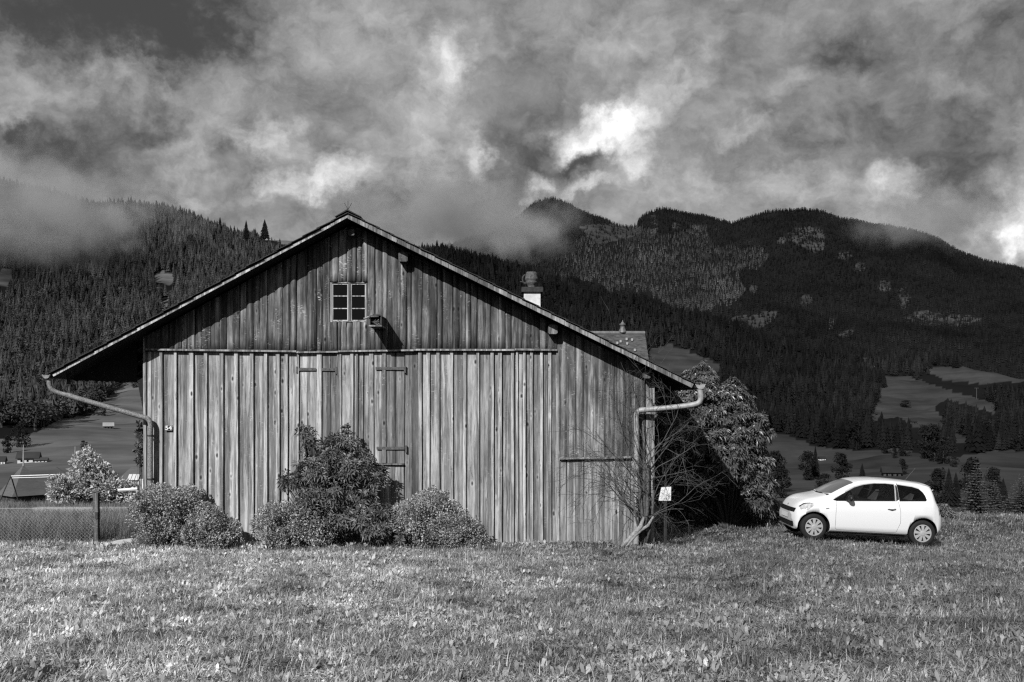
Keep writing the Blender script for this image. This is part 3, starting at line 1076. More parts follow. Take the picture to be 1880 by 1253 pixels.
# --- gable window
win = empty('window', (bx(641), 21.0, bz(592)))
win.parent = barn
win.matrix_parent_inverse = wmat(barn).inverted()
wx0, wx1, wz0, wz1 = bx(607), bx(675), bz(592), bz(518)
b = MB()
b.box(wx0, wx0 + 0.03, 20.965, 21.03, wz0, wz1)
b.box(wx1 - 0.03, wx1, 20.965, 21.03, wz0, wz1)
b.box(wx0 + 0.031, wx1 - 0.031, 20.968, 21.03, wz1 - 0.03, wz1)
b.box(wx0 + 0.031, wx1 - 0.031, 20.955, 21.03, wz0, wz0 + 0.022)
b.build('frame', M_WOOD_LOW, win, tone=0.8)
b = MB()
b.box(bx(640), bx(644), 20.972, 21.03, wz0 + 0.023, wz1 - 0.031)
b.build('mullion', M_WOOD_LOW, win, tone=0.5)
for side, (sa, sb) in enumerate(((wx0 + 0.035, bx(639.6)), (bx(644.4), wx1 - 0.035))):
    za, zb = wz0 + 0.026, wz1 - 0.036
    b = MB()
    t = 0.021
    b.box(sa, sa + t, 20.985, 21.02, za, zb)
    b.box(sb - t, sb, 20.985, 21.02, za, zb)
    b.box(sa + t, sb - t, 20.987, 21.02, zb - t, zb)
    b.box(sa + t, sb - t, 20.987, 21.02, za, za + t)
    for q in (1, 2):
        zz = za + (zb - za) * q / 3.0
        b.box(sa + t, sb - t, 20.989, 21.018, zz - 0.010, zz + 0.010)
    b.build('sash', M_WOOD_TRIM, win, tone=1.3)
    for q in range(3):
        b = MB()
        z0 = za + (zb - za) * q / 3.0 + 0.016
        z1 = za + (zb - za) * (q + 1) / 3.0 - 0.016
        b.add([(sa + t * .8, 21.008, z0), (sb - t * .8, 21.006 + rb.uniform(0, .004), z0), (sb - t * .8, 21.008, z1), (sa + t * .8, 21.008 + rb.uniform(-.003, .003), z1)], [(0, 1, 2, 3)])
        b.build('pane', M_GLASS, win)

# --- roof
roof = empty('roof', (APX[0], 25.0, APX[1]))
roof.parent = barn
roof.matrix_parent_inverse = wmat(barn).inverted()
b = MB()
t = 0.075
for (E, sgn) in ((LFT, -1), (RGT, 1)):
    a0, a1 = (APX[0], APX[1]), E
    b.add([(a0[0], YV + 0.034, a0[1]), (a1[0], YV + 0.034, a1[1]), (a1[0], YV + 0.034, a1[1] - t), (a0[0], YV + 0.034, a0[1] - t),
           (a0[0], BACK, a0[1]), (a1[0], BACK, a1[1]), (a1[0], BACK, a1[1] - t), (a0[0], BACK, a0[1] - t)],
          [(0, 1, 2, 3), (4, 7, 6, 5), (0, 4, 5, 1), (3, 2, 6, 7), (1, 5, 6, 2)])
b.build('roof_deck', M_WOOD_DARK, roof, tone=0.35)


def slope_pt(E, s, dz=0.0):
    """point on a verge, s metres down from the ridge"""
    L = math.hypot(E[0] - APX[0], E[1] - APX[1])
    u = ((E[0] - APX[0]) / L, (E[1] - APX[1]) / L)
    n_ = (-u[1], u[0]) if u[0] > 0 else (u[1], -u[0])
    return (APX[0] + u[0] * s + n_[0] * dz, APX[1] + u[1] * s + n_[1] * dz)


# barge boards: pale boards, end to end
def barge(E, cuts, top, bot, tones):
    for k in range(len(cuts) - 1):
        b = MB()
        s0, s1 = cuts[k] + (0.004 if k else 0), cuts[k + 1] - 0.004
        p0, p1 = slope_pt(E, s0, top[0]), slope_pt(E, s1, top[0])
        q0, q1 = slope_pt(E, s0, bot), slope_pt(E, s1, bot)
        yj = rb.uniform(-0.006, 0.006)
        if k == 0:
            p0 = (APX[0] + (0.002 if E[0] > 0 else -0.002), APX[1] + top[0])
            q0 = (APX[0] + (0.002 if E[0] > 0 else -0.002), APX[1] + bot * 1.1)
        b.prism([p0, p1, q1, q0] if E[0] > 0 else [p0, q0, q1, p1], YV + yj, YV + 0.03)
        b.build('barge_board', M_WOOD_TRIM, roof, tone=tones[k % len(tones)])


LL = math.hypot(LFT[0] - APX[0], LFT[1] - APX[1])
LR = math.hypot(RGT[0] - APX[0], RGT[1] - APX[1])
barge(LFT, [0, 0.42, 2.2, 3.9, 5.4, LL - 0.03], (-0.026, 0), -0.078, [1.2, 1.05, 1.3, 1.1, 1.15])
barge(RGT, [0, 0.50, 1.16, 3.0, 5.1, 6.6, LR - 0.06], (-0.012, 0), -0.098, [0.62, 0.7, 0.62, 0.75, 0.68])

# tiles: a verge row one by one, the rest of each slope in courses
for (E, L, sg) in ((LFT, LL, -1), (RGT, LR, 1)):
    ntile = int(L / 0.33)
    st = L / ntile
    for k in range(ntile):
        b = MB()
        s0, s1 = k * st - 0.02, (k + 1) * st + 0.05
        lift = 0.002 + rb.uniform(0, 0.008)
        a0, a1 = slope_pt(E, max(0, s0), 0.012), slope_pt(E, s1, 0.024 + lift)
        c0, c1 = slope_pt(E, max(0, s0), -0.001), slope_pt(E, s1, 0.012 + lift)
        yj = YV - 0.045 + rb.uniform(-0.012, 0.012)
        b.prism([a0, a1, c1, c0] if sg > 0 else [a0, c0, c1, a1], yj, YV + 0.45)
        b.build('verge_tile', M_TILE, roof)
        if k == 0:
            b = MB()
        bb = MB()
    b = MB()
    for k in range(ntile):
        s0, s1 = k * st - 0.02, (k + 1) * st + 0.05
        a0, a1 = slope_pt(E, max(0, s0), 0.012), slope_pt(E, s1, 0.045)
        c0, c1 = slope_pt(E, max(0, s0), 0.0), slope_pt(E, s1, 0.015)
        b.prism([a0, a1, c1, c0] if sg > 0 else [a0, c0, c1, a1], YV + 0.451, BACK + 0.03)
    o = b.build('tile_courses', M_TILE, roof)
    o['kind'] = 'stuff'
# ridge caps: a doubled board at the front and the cap behind it
b = MB()
for (E, sg, L) in ((LFT, -1, 0.26), (RGT, 1, 0.28)):
    a0, a1 = slope_pt(E, 0.0, 0.065), slope_pt(E, L, 0.058)
    c0, c1 = slope_pt(E, 0.0, 0.045), slope_pt(E, L, 0.045)
    a0 = (APX[0], APX[1] + 0.075)
    c0 = (APX[0], APX[1] + 0.045)
    b.prism([a0, a1, c1, c0] if sg > 0 else [a0, c0, c1, a1], YV - 0.06, BACK + 0.05)
b.build('ridge_cap', M_TILE, roof)
b = MB()
for dx, dz in ((-0.07, 0.14), (0.0, 0.18), (0.08, 0.14)):
    b.tube([(APX[0], YV + 0.02, APX[1] + 0.08), (APX[0] + dx, YV + 0.02, APX[1] + 0.08 + dz * 0.95)], 0.006, 5)
b.build('ridge_spike', M_IRON, roof)
# purlin ends under the overhang
Y2 = 20.70
for (x, y, sz, tn) in ((645, 427, 11, 0.8), (740, 472, 17, 1.3), (1015, 605, 17, 1.4), (1188, 689, 12, 1.2)):
    c = P(x, y, Y2)
    h = sz * Y2 / FPX / 2
    b = MB()
    ch = 0.25 * h
    poly = [(c.x - h, c.z - h + ch), (c.x - h + ch, c.z - h), (c.x + h - ch, c.z - h), (c.x + h, c.z - h + ch), (c.x + h, c.z + h - ch), (c.x + h - ch, c.z + h), (c.x - h + ch, c.z + h), (c.x - h, c.z + h - ch)]
    b.prism(poly, Y2, 21.2)
    b.build('purlin', M_WOOD_UP, roof, tone=tn)
# rafters under the soffit, a few show as edges
for k in range(9):
    y = 21.4 + k * 1.1
    for E in (LFT, RGT):
        b = MB()
        a0, a1 = slope_pt(E, 0.3, -0.078), slope_pt(E, math.hypot(E[0] - APX[0], E[1] - APX[1]) - 0.15, -0.078)
        b.prism([a0, a1, (a1[0], a1[1] - 0.12), (a0[0], a0[1] - 0.12)] if E[0] > 0 else [a0, (a0[0], a0[1] - 0.12), (a1[0], a1[1] - 0.12), a1], y, y + 0.12)
        b.build('rafter', M_WOOD_DARK, roof, tone=0.3)

# weather screen with a scalloped hem under the left eave
b = MB()
Ys = 21.35
pts_ = []
x = 262.0
hem = []
n_sc = 7
xa, xb = 122.0, 252.0
for k in range(n_sc):
    for q in range(6):
        u = q / 6.0
        xx = xa + (xb - xa) * (k + u) / n_sc
        hem.append((xx, 699.5 + 0.02 * (xx - xa) - 3.4 * math.sin(math.pi * u) + 1.2))
hem.append((xb, 703))
low = [P(h[0], h[1], Ys) for h in hem]
topv = [Vector((p.x, Ys, roof_z(p.x) - 0.08)) for p in low]
for i in range(len(low) - 1):
    a, c, e, f = low[i], low[i + 1], topv[i + 1], topv[i]
    b.add([a, c, e, f, a + Vector((0, .03, 0)), c + Vector((0, .03, 0)), e + Vector((0, .03, 0)), f + Vector((0, .03, 0))],
          [(0, 1, 2, 3), (7, 6, 5, 4), (0, 4, 5, 1), (3, 2, 6, 7)])
b.build('eave_screen', M_WOOD_DARK, barn, tone=0.35)
b = MB()
p1, p2, p3 = P(251, 694, 21.2), P(264.5, 764, 21.2), P(266, 694, 21.2)
b.prism([(p1.x, p1.z), (p2.x, p2.z), (p3.x, p3.z)], 21.2, 21.34)
b.build('eave_brace', M_WOOD_DARK, barn, tone=0.35)
c0 = P(126, 690, 20.9)
b = MB()
b.box(c0.x - 0.03, c0.x + 0.03, 20.87, 20.93, P(128, 706, 20.9).z, P(128, 680, 20.9).z)
b.build('eave_strut', M_WOOD_DARK, barn, tone=1.5)


# --- gutters and downpipes
def gutter(cx_, cz_, r, material, name='gutter'):
    b = MB()
    n = 10
    Y0, Y1 = YV - 0.04, BACK
    vs_, fs = [], []
    for Y in (Y0, Y1):
        for rr in (r, r * 0.9):
            for k in range(n + 1):
                a = math.pi + math.pi * k / n
                vs_.append((cx_ + rr * math.cos(a), Y, cz_ + rr * math.sin(a)))
    m_ = n + 1
    for k in range(n):
        fs.append((k, k + 1, 2 * m_ + k + 1, 2 * m_ + k))
        fs.append((m_ + k, 3 * m_ + k, 3 * m_ + k + 1, m_ + k + 1))
    # end cap
    cap = [(cx_ + r * math.cos(math.pi + math.pi * k / n), Y0 - 0.004, cz_ + r * math.sin(math.pi + math.pi * k / n)) for k in range(n + 1)]
    b.add(vs_, fs)
    b.add(cap, [tuple(range(n + 1))])
    b.tube([(cx_ - r, Y0, cz_), (cx_ - r, Y1, cz_)], 0.012, 6)
    b.tube([(cx_ + r, Y0, cz_), (cx_ + r, Y1, cz_)], 0.012, 6)
    return b.build(name, material, roof, smooth=False)


def smooth_path(pts, it=3):
    pts = [Vector(p) for p in pts]
    for _ in range(it):
        q = [pts[0]]
        for i in range(len(pts) - 1):
            q.append(pts[i] * 0.75 + pts[i + 1] * 0.25)
            q.append(pts[i] * 0.25 + pts[i + 1] * 0.75)
        q.append(pts[-1])
        pts = q
    return pts


gl = P(86, 689, YV)
gutter(gl.x, gl.z, 0.075, M_ZINC_OLD)
gr = P(1285.5, 706.5, YV)
gutter(gr.x, gr.z, 0.095, M_ZINC)
pl = [P(90, 694, 20.45), P(91, 712, 20.45), P(104, 721.5, 20.5), P(132, 727.5, 20.55)]
b = MB()
b.tube(smooth_path(pl), 0.048, 12)
b.build('pipe_elbow', M_ZINC_OLD, barn, smooth=True)
pl = [P(122, 725.5, 20.54), P(140, 731, 20.56), P(256, 764.5, 20.80), P(277, 770, 20.84), P(276, 800, 20.84), P(276, 870, 20.84), P(276, 1003, 20.84)]
b = MB()
b.tube(smooth_path(pl), 0.053, 12)
b.build('downpipe', M_ZINC_OLD, barn, smooth=True)
pl = [P(1285, 714, 20.42), P(1288, 738, 20.42), P(1271, 745, 20.44), P(1190, 752.5, 20.75), P(1167, 754, 20.80), P(1169, 785, 20.80), P(1169, 860, 20.80), P(1168, 1004, 20.80)]
b = MB()
b.tube(smooth_path(pl), 0.057, 12)
b.build('downpipe', M_ZINC, barn, smooth=True)
b = MB()
b.tube([P(1268, 723, 20.5), P(1272, 742, 20.44), P(1274, 753, 20.44)], 0.012, 6)
b.build('pipe_strap', M_IRON, barn)
for yy in (800, 880):
    c = P(276, yy, 20.84)
    b = MB()
    b.lathe([(0.055, -0.015), (0.062, -0.015), (0.062, 0.015), (0.055, 0.015)], c, n=12)
    b.box(c.x - 0.01, c.x + 0.01, 20.89, 20.99, c.z - 0.012, c.z + 0.012)
    b.build('pipe_bracket', M_IRON, barn)

# --- chimney of the barn with its cowl
yc = 24.3
chim = empty('chimney', P(977, 556, yc))
chim.parent = roof
chim.matrix_parent_inverse = wmat(roof).inverted()
c = P(977, 530, yc)
hw = 15.2 * yc / FPX
b = MB()
b.box(c.x - hw, c.x + hw, yc, yc + 0.42, P(977, 590, yc).z, P(977, 537, yc).z)
b.build('chimney', M_PLASTER, roof)
bpy.data.objects.remove(chim)
b = MB()
hw2 = 19.5 * yc / FPX
b.box(c.x - hw2, c.x + hw2, yc - 0.06, yc + 0.48, P(977, 536.5, yc).z, P(977, 527.5, yc).z)
b.build('chimney_slab', M_TILE, roof)
b = MB()
u = yc / FPX
cc_ = P(976, 527.5, yc)
cc_.y += 0.2
b.lathe([(8 * u, 0), (7 * u, 3 * u), (8 * u, 6 * u), (10.5 * u, 9 * u), (11 * u, 12 * u), (9.5 * u, 13 * u), (12.5 * u, 15 * u), (12 * u, 18 * u), (9.8 * u, 28 * u), (9 * u, 29.5 * u), (0, 29.6 * u)], cc_, n=18)
b.build('chimney_pot', mat('sooty clay', 0.09, 0.8, 0.2, var=0.7, vscale=22, bump=0.4), roof, smooth=True)
b = MB()
arc = [(cc_.x - (11 + 5.5 * math.sin(a)) * u, cc_.y, cc_.z + (16 + 8 * math.cos(a)) * u) for a in np.linspace(0, math.pi, 9)]
b.tube(arc, 1.6 * u, 6)
b.tube([(cc_.x - 10 * u, cc_.y, cc_.z + 10 * u), (cc_.x - 21 * u, cc_.y, cc_.z + 12 * u)], 0.9 * u, 5)
b.build('cowl_hook', M_IRON, roof)

# --- house number plate (its own thing, screwed to the boards)
c = P(309.5, 786.2, 20.94)
np_ = MB()
hw, hh = 7.2 * S21, 4.9 * S21
np_.box(c.x - hw, c.x + hw, 20.938, 20.944, c.z - hh, c.z + hh)
plate = np_.build('house_number_plate', mat('dark enamel', 0.012, 0.3, 0.5))
label(plate, 'small dark plate with white number 54 on the barn wall', 'number plate')
cu = bpy.data.curves.new('number', 'FONT')
cu.body = '54'
cu.align_x = 'CENTER'
cu.align_y = 'CENTER'
cu.size = 0.115
cu.extrude = 0.0015
cu.offset = 0.003
to = bpy.data.objects.new('number_text', cu)
dg = bpy.context.evaluated_depsgraph_get()
COL.objects.link(to)
dg.update()
tm = bpy.data.meshes.new_from_object(to.evaluated_get(bpy.context.evaluated_depsgraph_get()))
bpy.data.objects.remove(to)
tm.materials.clear()
tm.materials.append(M_PAINTW)
number = bpy.data.objects.new('number', tm)
COL.objects.link(number)
number.rotation_euler = (math.radians(90), 0, 0)
number.scale = (1.25, 1, 1)
number.location = (c.x, 20.9345, c.z)
number.parent = plate
rim = MB()
for (x0, x1, z0, z1) in ((-hw + .006, hw - .006, hh - .010, hh - .007), (-hw + .006, hw - .006, -hh + .007, -hh + .010), (-hw + .006, -hw + .009, -hh + .013, hh - .013), (hw - .009, hw - .006, -hh + .013, hh - .013)):
    rim.box(c.x + x0, c.x + x1, 20.9355, 20.9378, c.z + z0, c.z + z1)
rim.build('rim_line', M_PAINTW, plate)

# --- nesting box on the end of a beam by the window
nb = empty('nest_box', P(688, 600, 20.6))
label(nb, 'rough wooden nest box jutting from the gable beside the window', 'nest box')
yn = 20.25
un = yn / FPX
cB = P(689, 590, yn)


def nbx(name, x0, x1, z0, z1, y0, y1, tone, m_=None):
    b = MB()
    b.box(cB.x + x0 * un, cB.x + x1 * un, y0, y1, cB.z + z0 * un, cB.z + z1 * un)
    return b.build(name, m_ or M_WOOD_UP, nb, tone=tone)


nbx('floor_board', -12, 12, -10, -7.2, yn - 0.02, 20.95, 2.2)
nbx('side_board', -11.5, -9.5, -7, 8, yn, 20.95, 0.7)
nbx('side_board', 9.5, 11.5, -7, 8, yn, 20.95, 0.6)
nbx('back_board', -9.4, 9.4, -7, 8, 20.90, 20.95, 0.3)
b = MB()
arc = [(cB.x + 13.5 * un * math.cos(a), cB.z + (7.5 + 6 * math.sin(a)) * un) for a in np.linspace(0, math.pi, 9)]
arc2 = [(cB.x + 11.6 * un * math.cos(a), cB.z + (7.5 + 3.6 * math.sin(a)) * un) for a in np.linspace(math.pi, 0, 9)]
b.prism(arc[::-1] + arc2[::-1], yn - 0.03, 20.95)
b.build('bark_roof', M_WOOD_UP, nb, tone=0.8)
b = MB()
for k in range(40):
    a = rb.uniform(0, 6.28)
    p = Vector((cB.x + rb.uniform(-8, 8) * un, yn + rb.uniform(0.02, 0.2), cB.z + rb.uniform(-7, 5) * un))
    d = Vector((rb.gauss(0, 1), rb.gauss(0, .4), rb.gauss(0, .6))).normalized() * 5 * un
    b.tube([p - d, p + d], 0.006, 4)
o = b.build('nest_straw', M_WOOD_UP, nb, tone=1.2)
o['kind'] = 'stuff'
b = MB()
b.tube([P(695, 581, yn), P(680, 581, yn), P(668, 586, yn - 0.05)], [0.02, 0.022, 0.025], 6)
b.build('twig', M_WOOD_TRIM, nb, tone=0.7)

# ------------------------------------------------------------------ leaves
def add_leaf(b, p, d, nrm, ln, wd, droop=0.0):
    d = d.normalized()
    s = d.cross(nrm)
    if s.length < 1e-4:
        s = d.orthogonal()
    s.normalize()
    n2 = s.cross(d)
    mid = p + d * ln * 0.45
    tip = p + d * ln - Vector((0, 0, droop * ln))
    lift = n2 * wd * 0.22
    b.add([p, mid + s * wd * 0.5 + lift, tip, mid - s * wd * 0.5 + lift], [(0, 1, 2), (0, 2, 3)])


def rv(rng):
    return Vector((rng.gauss(0, 1), rng.gauss(0, 1), rng.gauss(0, 1)))


def blob_points(blobs, n, rng, shell=0.7):
    wts = [q[1] ** 1.8 for q in blobs]
    out_ = []
    while len(out_) < n:
        c, r, sq = rng.choices(blobs, wts)[0]
        d = rv(rng).normalized()
        rad = r * (rng.uniform(0.82, 1.06) if rng.random() < shell else rng.random() ** 0.5 * 0.9)
        p = c + Vector((d.x * rad, d.y * rad, d.z * rad * sq))
        k = noise.noise(p * 3.1)
        if k < -0.22 and rng.random() < 0.9:
            continue
        out_.append((p, d))
    return out_


def small_leaf_crown(blobs, n, ln, wd, rng, shell=0.75, ylim=20.93):
    b = MB()
    for p, d in blob_points(blobs, n, rng, shell):
        if p.z < ground_z(p.x, p.y) or p.y > ylim:
            continue
        dd = (d * 0.8 + rv(rng) * 0.6 + Vector((0, 0, 0.25)))
        add_leaf(b, p, dd, (d + rv(rng) * 0.7).normalized(), ln * rng.uniform(0.7, 1.3), wd * rng.uniform(0.7, 1.3))
    return b


def cluster_crown(blobs, n, ln, wd, rng, nleaf=7, droop=0.3, shell=0.85, ylim=1e9):
    b = MB()
    for p, d in blob_points(blobs, n, rng, shell):
        if p.z < ground_z(p.x, p.y) + 0.05 or p.y > ylim:
            continue
        ax = (d + Vector((0, 0, 0.45)) + rv(rng) * 0.25).normalized()
        u = ax.orthogonal().normalized()
        u.rotate(Matrix.Rotation(rng.uniform(0, 6.28), 3, ax))
        for k in range(nleaf):
            q = u.copy()
            q.rotate(Matrix.Rotation(6.283 * k / nleaf + rng.uniform(-.25, .25), 3, ax))
            dd = q * rng.uniform(0.8, 1.0) + ax * rng.uniform(0.1, 0.5)
            add_leaf(b, p + q * ln * 0.12, dd, ax, ln * rng.uniform(0.7, 1.25), wd * rng.uniform(0.8, 1.2), droop * rng.uniform(0.4, 1.4))
    return b


def stems(base, tops, r, rng, name, parent, material):
    b = MB()
    for t in tops:
        m1 = base.lerp(t, 0.4) + rv(rng) * 0.06
        b.tube([base + rv(rng) * 0.04 - Vector((0, 0, 0.05)), m1, t], [r, r * 0.7, r * 0.3], 5)
    return b.build(name, material, parent)


M_BARK = mat('grey bark', 0.09, 0.9, 0.1, var=0.6, vscale=20, bump=0.5, bscale=60)
M_BARK_PALE = mat('pale stripped wood', 0.26, 0.8, 0.15, var=0.5, vscale=25, bump=0.4)
M_BOX = leaf_mat('box leaves', 0.37, trans=0.25, rough=0.4, spec=0.5, var=0.75)
M_ELDER = leaf_mat('elder leaves', 0.15, trans=0.25, rough=0.45, spec=0.4, var=0.5)
M_LAUREL = leaf_mat('glossy shrub leaves', 0.125, trans=0.2, rough=0.35, spec=0.5, var=0.5)
M_GARDEN = leaf_mat('pale garden leaves', 0.52, trans=0.3, rough=0.4, spec=0.5, var=0.5)
M_WEED = leaf_mat('weed leaves', 0.16, trans=0.3, rough=0.45, spec=0.4, var=0.45)
rv_ = random.Random(21)


def shrub(name, lab, cat, blobs_px, n, ln, wd, material, mode='small', grp=None, nleaf=7, droop=0.3, ylim=20.93, shell=0.75, trunk=None):
    blobs = [(P(x, y, d), r, sq) for (x, y, d, r, sq) in blobs_px]
    main = list(blobs)
    for (c_, r_, q_) in main:
        # stray shoots break the outline
        for _ in range(3):
            dd = rv(rv_).normalized()
            dd.z = abs(dd.z) * 0.9 + 0.1
            rr = (rv_.uniform(0.06, 0.13) if mode == 'small' else rv_.uniform(0.10, 0.22)) * r_
            pc_ = c_ + Vector((dd.x * r_, dd.y * r_, dd.z * r_ * q_)) * rv_.uniform(0.95, 1.18)
            if pc_.y < ylim - rr:
                blobs.append((pc_, rr, rv_.uniform(1.0, 1.9)))
    cxm = sum(q[0].x for q in blobs) / len(blobs)
    cym = sum(q[0].y for q in blobs) / len(blobs)
    base = Vector((cxm, cym, ground_z(cxm, cym)))
    root = empty(name, base)
    label(root, lab, cat, grp)
    if mode == 'small':
        b = small_leaf_crown(blobs, n, ln, wd, rv_, shell, ylim)
    else:
        b = cluster_crown(blobs, n, ln, wd, rv_, nleaf, droop, shell, ylim)
    b.build('foliage', material, root)
    stems(base, [q[0] for q in blobs] + [q[0] + Vector((0, 0, q[1] * 0.4)) for q in main], trunk or 0.02, rv_, 'stems', root, M_BARK)
    return root


shrub('box_shrub', 'largest rounded box shrub at the left corner of the barn wall', 'shrub',
      [(293, 935, 20.3, 0.50, 1.0), (266, 950, 20.25, 0.34, 1.2), (342, 918, 20.55, 0.34, 0.8), (300, 975, 20.25, 0.42, 0.8), (276, 985, 20.25, 0.34, 0.8), (350, 940, 20.5, 0.3, 1)], 17000, 0.045, 0.028, M_BOX, grp='clipped shrubs along the barn wall')
shrub('box_shrub', 'lower sloping box shrub right beside the corner shrub', 'shrub',
      [(382, 962, 19.95, 0.38, 0.95), (414, 975, 20.1, 0.30, 0.95), (362, 980, 19.9, 0.30, 0.9), (398, 990, 19.9, 0.32, 0.6), (376, 938, 20.0, 0.16, 1.0)], 10500, 0.045, 0.028, M_BOX, grp='clipped shrubs along the barn wall')
shrub('box_shrub', 'box shrub to the left of the tall elder bush', 'shrub',
      [(515, 955, 20.2, 0.42, 0.95), (495, 965, 20.1, 0.34, 1.1), (545, 960, 20.2, 0.40, 1.0), (520, 988, 20.05, 0.38, 0.6), (585, 975, 20.15, 0.36, 0.8)], 12500, 0.045, 0.028, M_BOX, grp='clipped shrubs along the barn wall')
shrub('box_shrub', 'domed box shrub to the right of the tall elder bush', 'shrub',
      [(790, 935, 20.3, 0.42, 0.95), (750, 955, 20.2, 0.42, 0.9), (820, 950, 20.3, 0.36, 1.0), (775, 980, 20.1, 0.42, 0.7)], 12000, 0.045, 0.028, M_BOX, grp='clipped shrubs along the barn wall')
shrub('box_shrub', 'low box shrub ending the row, furthest right along the wall', 'shrub',
      [(838, 965, 20.15, 0.34, 1.0), (862, 980, 20.2, 0.30, 1.0), (820, 988, 20.05, 0.30, 0.7), (875, 993, 20.2, 0.24, 0.7)], 7500, 0.042, 0.026, M_BOX, grp='clipped shrubs along the barn wall')
shrub('elder_bush', 'tall dark leafy elder bush growing against the barn door', 'shrub',
      [(615, 840, 20.45, 0.36, 1.0), (580, 865, 20.35, 0.36, 0.9), (655, 858, 20.4, 0.36, 1.0), (535, 882, 20.3, 0.22, 0.7), (566, 800, 20.5, 0.14, 1.3), (572, 825, 20.5, 0.2, 1.0), (640, 812, 20.5, 0.22, 0.9), (610, 800, 20.5, 0.16, 0.9),
       (615, 905, 20.3, 0.42, 0.9), (688, 880, 20.45, 0.18, 0.8), (630, 955, 20.3, 0.42, 0.8), (560, 905, 20.25, 0.3, 0.8), (668, 915, 20.35, 0.26, 0.9), (525, 890, 20.3, 0.12, 0.8), (590, 945, 20.2, 0.35, 1.0), (700, 865, 20.5, 0.1, .8), (553, 790, 20.5, 0.07, 1.4), (637, 790, 20.5, 0.08, 1.3)],
      1250, 0.115, 0.032, M_ELDER, mode='cluster', nleaf=6, droop=0.22, ylim=20.9, trunk=0.022, shell=0.55)
shrub('weed_plant', 'pale broad-leaved weed between the elder and the domed shrub', 'plant',
      [(672, 955, 20.05, 0.26, 0.8), (700, 940, 20.15, 0.20, 0.9), (690, 975, 20.0, 0.28, 0.6), (735, 985, 20.0, 0.2, 0.6)], 330, 0.12, 0.04, M_WEED, mode='cluster', nleaf=7, droop=0.2, trunk=0.012)
LB = [(1290, 700, 0.36, 1.0), (1285, 745, 0.62, 0.9), (1335, 745, 0.58, 0.9), (1365, 800, 0.55, 1.0), (1372, 860, 0.48, 1.0), (1320, 830, 0.85, 1.0), (1250, 790, 0.60, 1.0),
      (1345, 910, 0.62, 0.9), (1280, 900, 0.85, 0.9), (1235, 880, 0.6, 1.2), (1386, 915, 0.30, 1.0), (1235, 735, 0.35, 0.8), (1375, 935, 0.35, .7), (1402, 850, 0.13, 0.8), (1345, 712, 0.2, 0.8), (1398, 900, 0.26, 1.1), (1396, 938, 0.28, 0.9), (1405, 880, 0.14, 1.0), (1392, 770, 0.18, 1), (1265, 690, 0.15, 1)]
shrub('laurel_shrub', 'big drooping-leaved shrub standing behind the right corner of the barn', 'shrub',
      [(x, y, 25.0 + 0.3 * math.sin(x) + (1.6 if y > 865 and x < 1380 else 0.0), r * (1.19 if y > 865 else 1.12), q) for (x, y, r, q) in LB], 6000, 0.120, 0.042, M_LAUREL, mode='cluster', nleaf=7, droop=0.38, ylim=1e9, shell=0.7, trunk=0.04)
shrub('flowering_shrub', 'bright sunlit shrub in the garden behind the wire fence', 'shrub',
      [(158, 860, 42, 0.65, 1.2), (150, 895, 42, 0.9, 0.8), (190, 895, 42, 0.8, 0.8), (115, 905, 41, 0.55, 0.9), (215, 900, 42, 0.6, 0.7), (105, 890, 41, 0.35, 1.0), (185, 865, 42, 0.35, 1), (160, 840, 42, 0.3, 1.4), (235, 905, 42, 0.5, 0.8)],
      5200, 0.15, 0.085, M_GARDEN, ylim=1e9, shell=0.7, trunk=0.03)
shrub('climber', 'dark ivy sprig hanging at the left corner of the barn', 'plant', [(259, 800, 21.3, 0.08, 1.4), (257, 822, 21.3, 0.10, 1.4), (258, 845, 21.3, 0.08, 1.5), (255, 781, 21.3, 0.04, 1)], 260, 0.08, 0.06, M_ELDER, ylim=1e9, trunk=0.006)
shrub('weed_plant', 'leafy weed growing in front of the parked car at the meadow edge', 'plant',
      [(1415, 935, 27, 0.35, 0.7), (1395, 925, 27, 0.4, 0.9)], 260, 0.13, 0.05, M_WEED, mode='cluster', ylim=1e9, trunk=0.012)
shrub('weed_plant', 'tuft of tall weeds just behind the parked car', 'plant', [(1730, 940, 28, 0.22, 1.0), (1740, 950, 28, 0.2, 0.8)], 160, 0.1, 0.035, M_ELDER, mode='cluster', ylim=1e9, trunk=0.012)


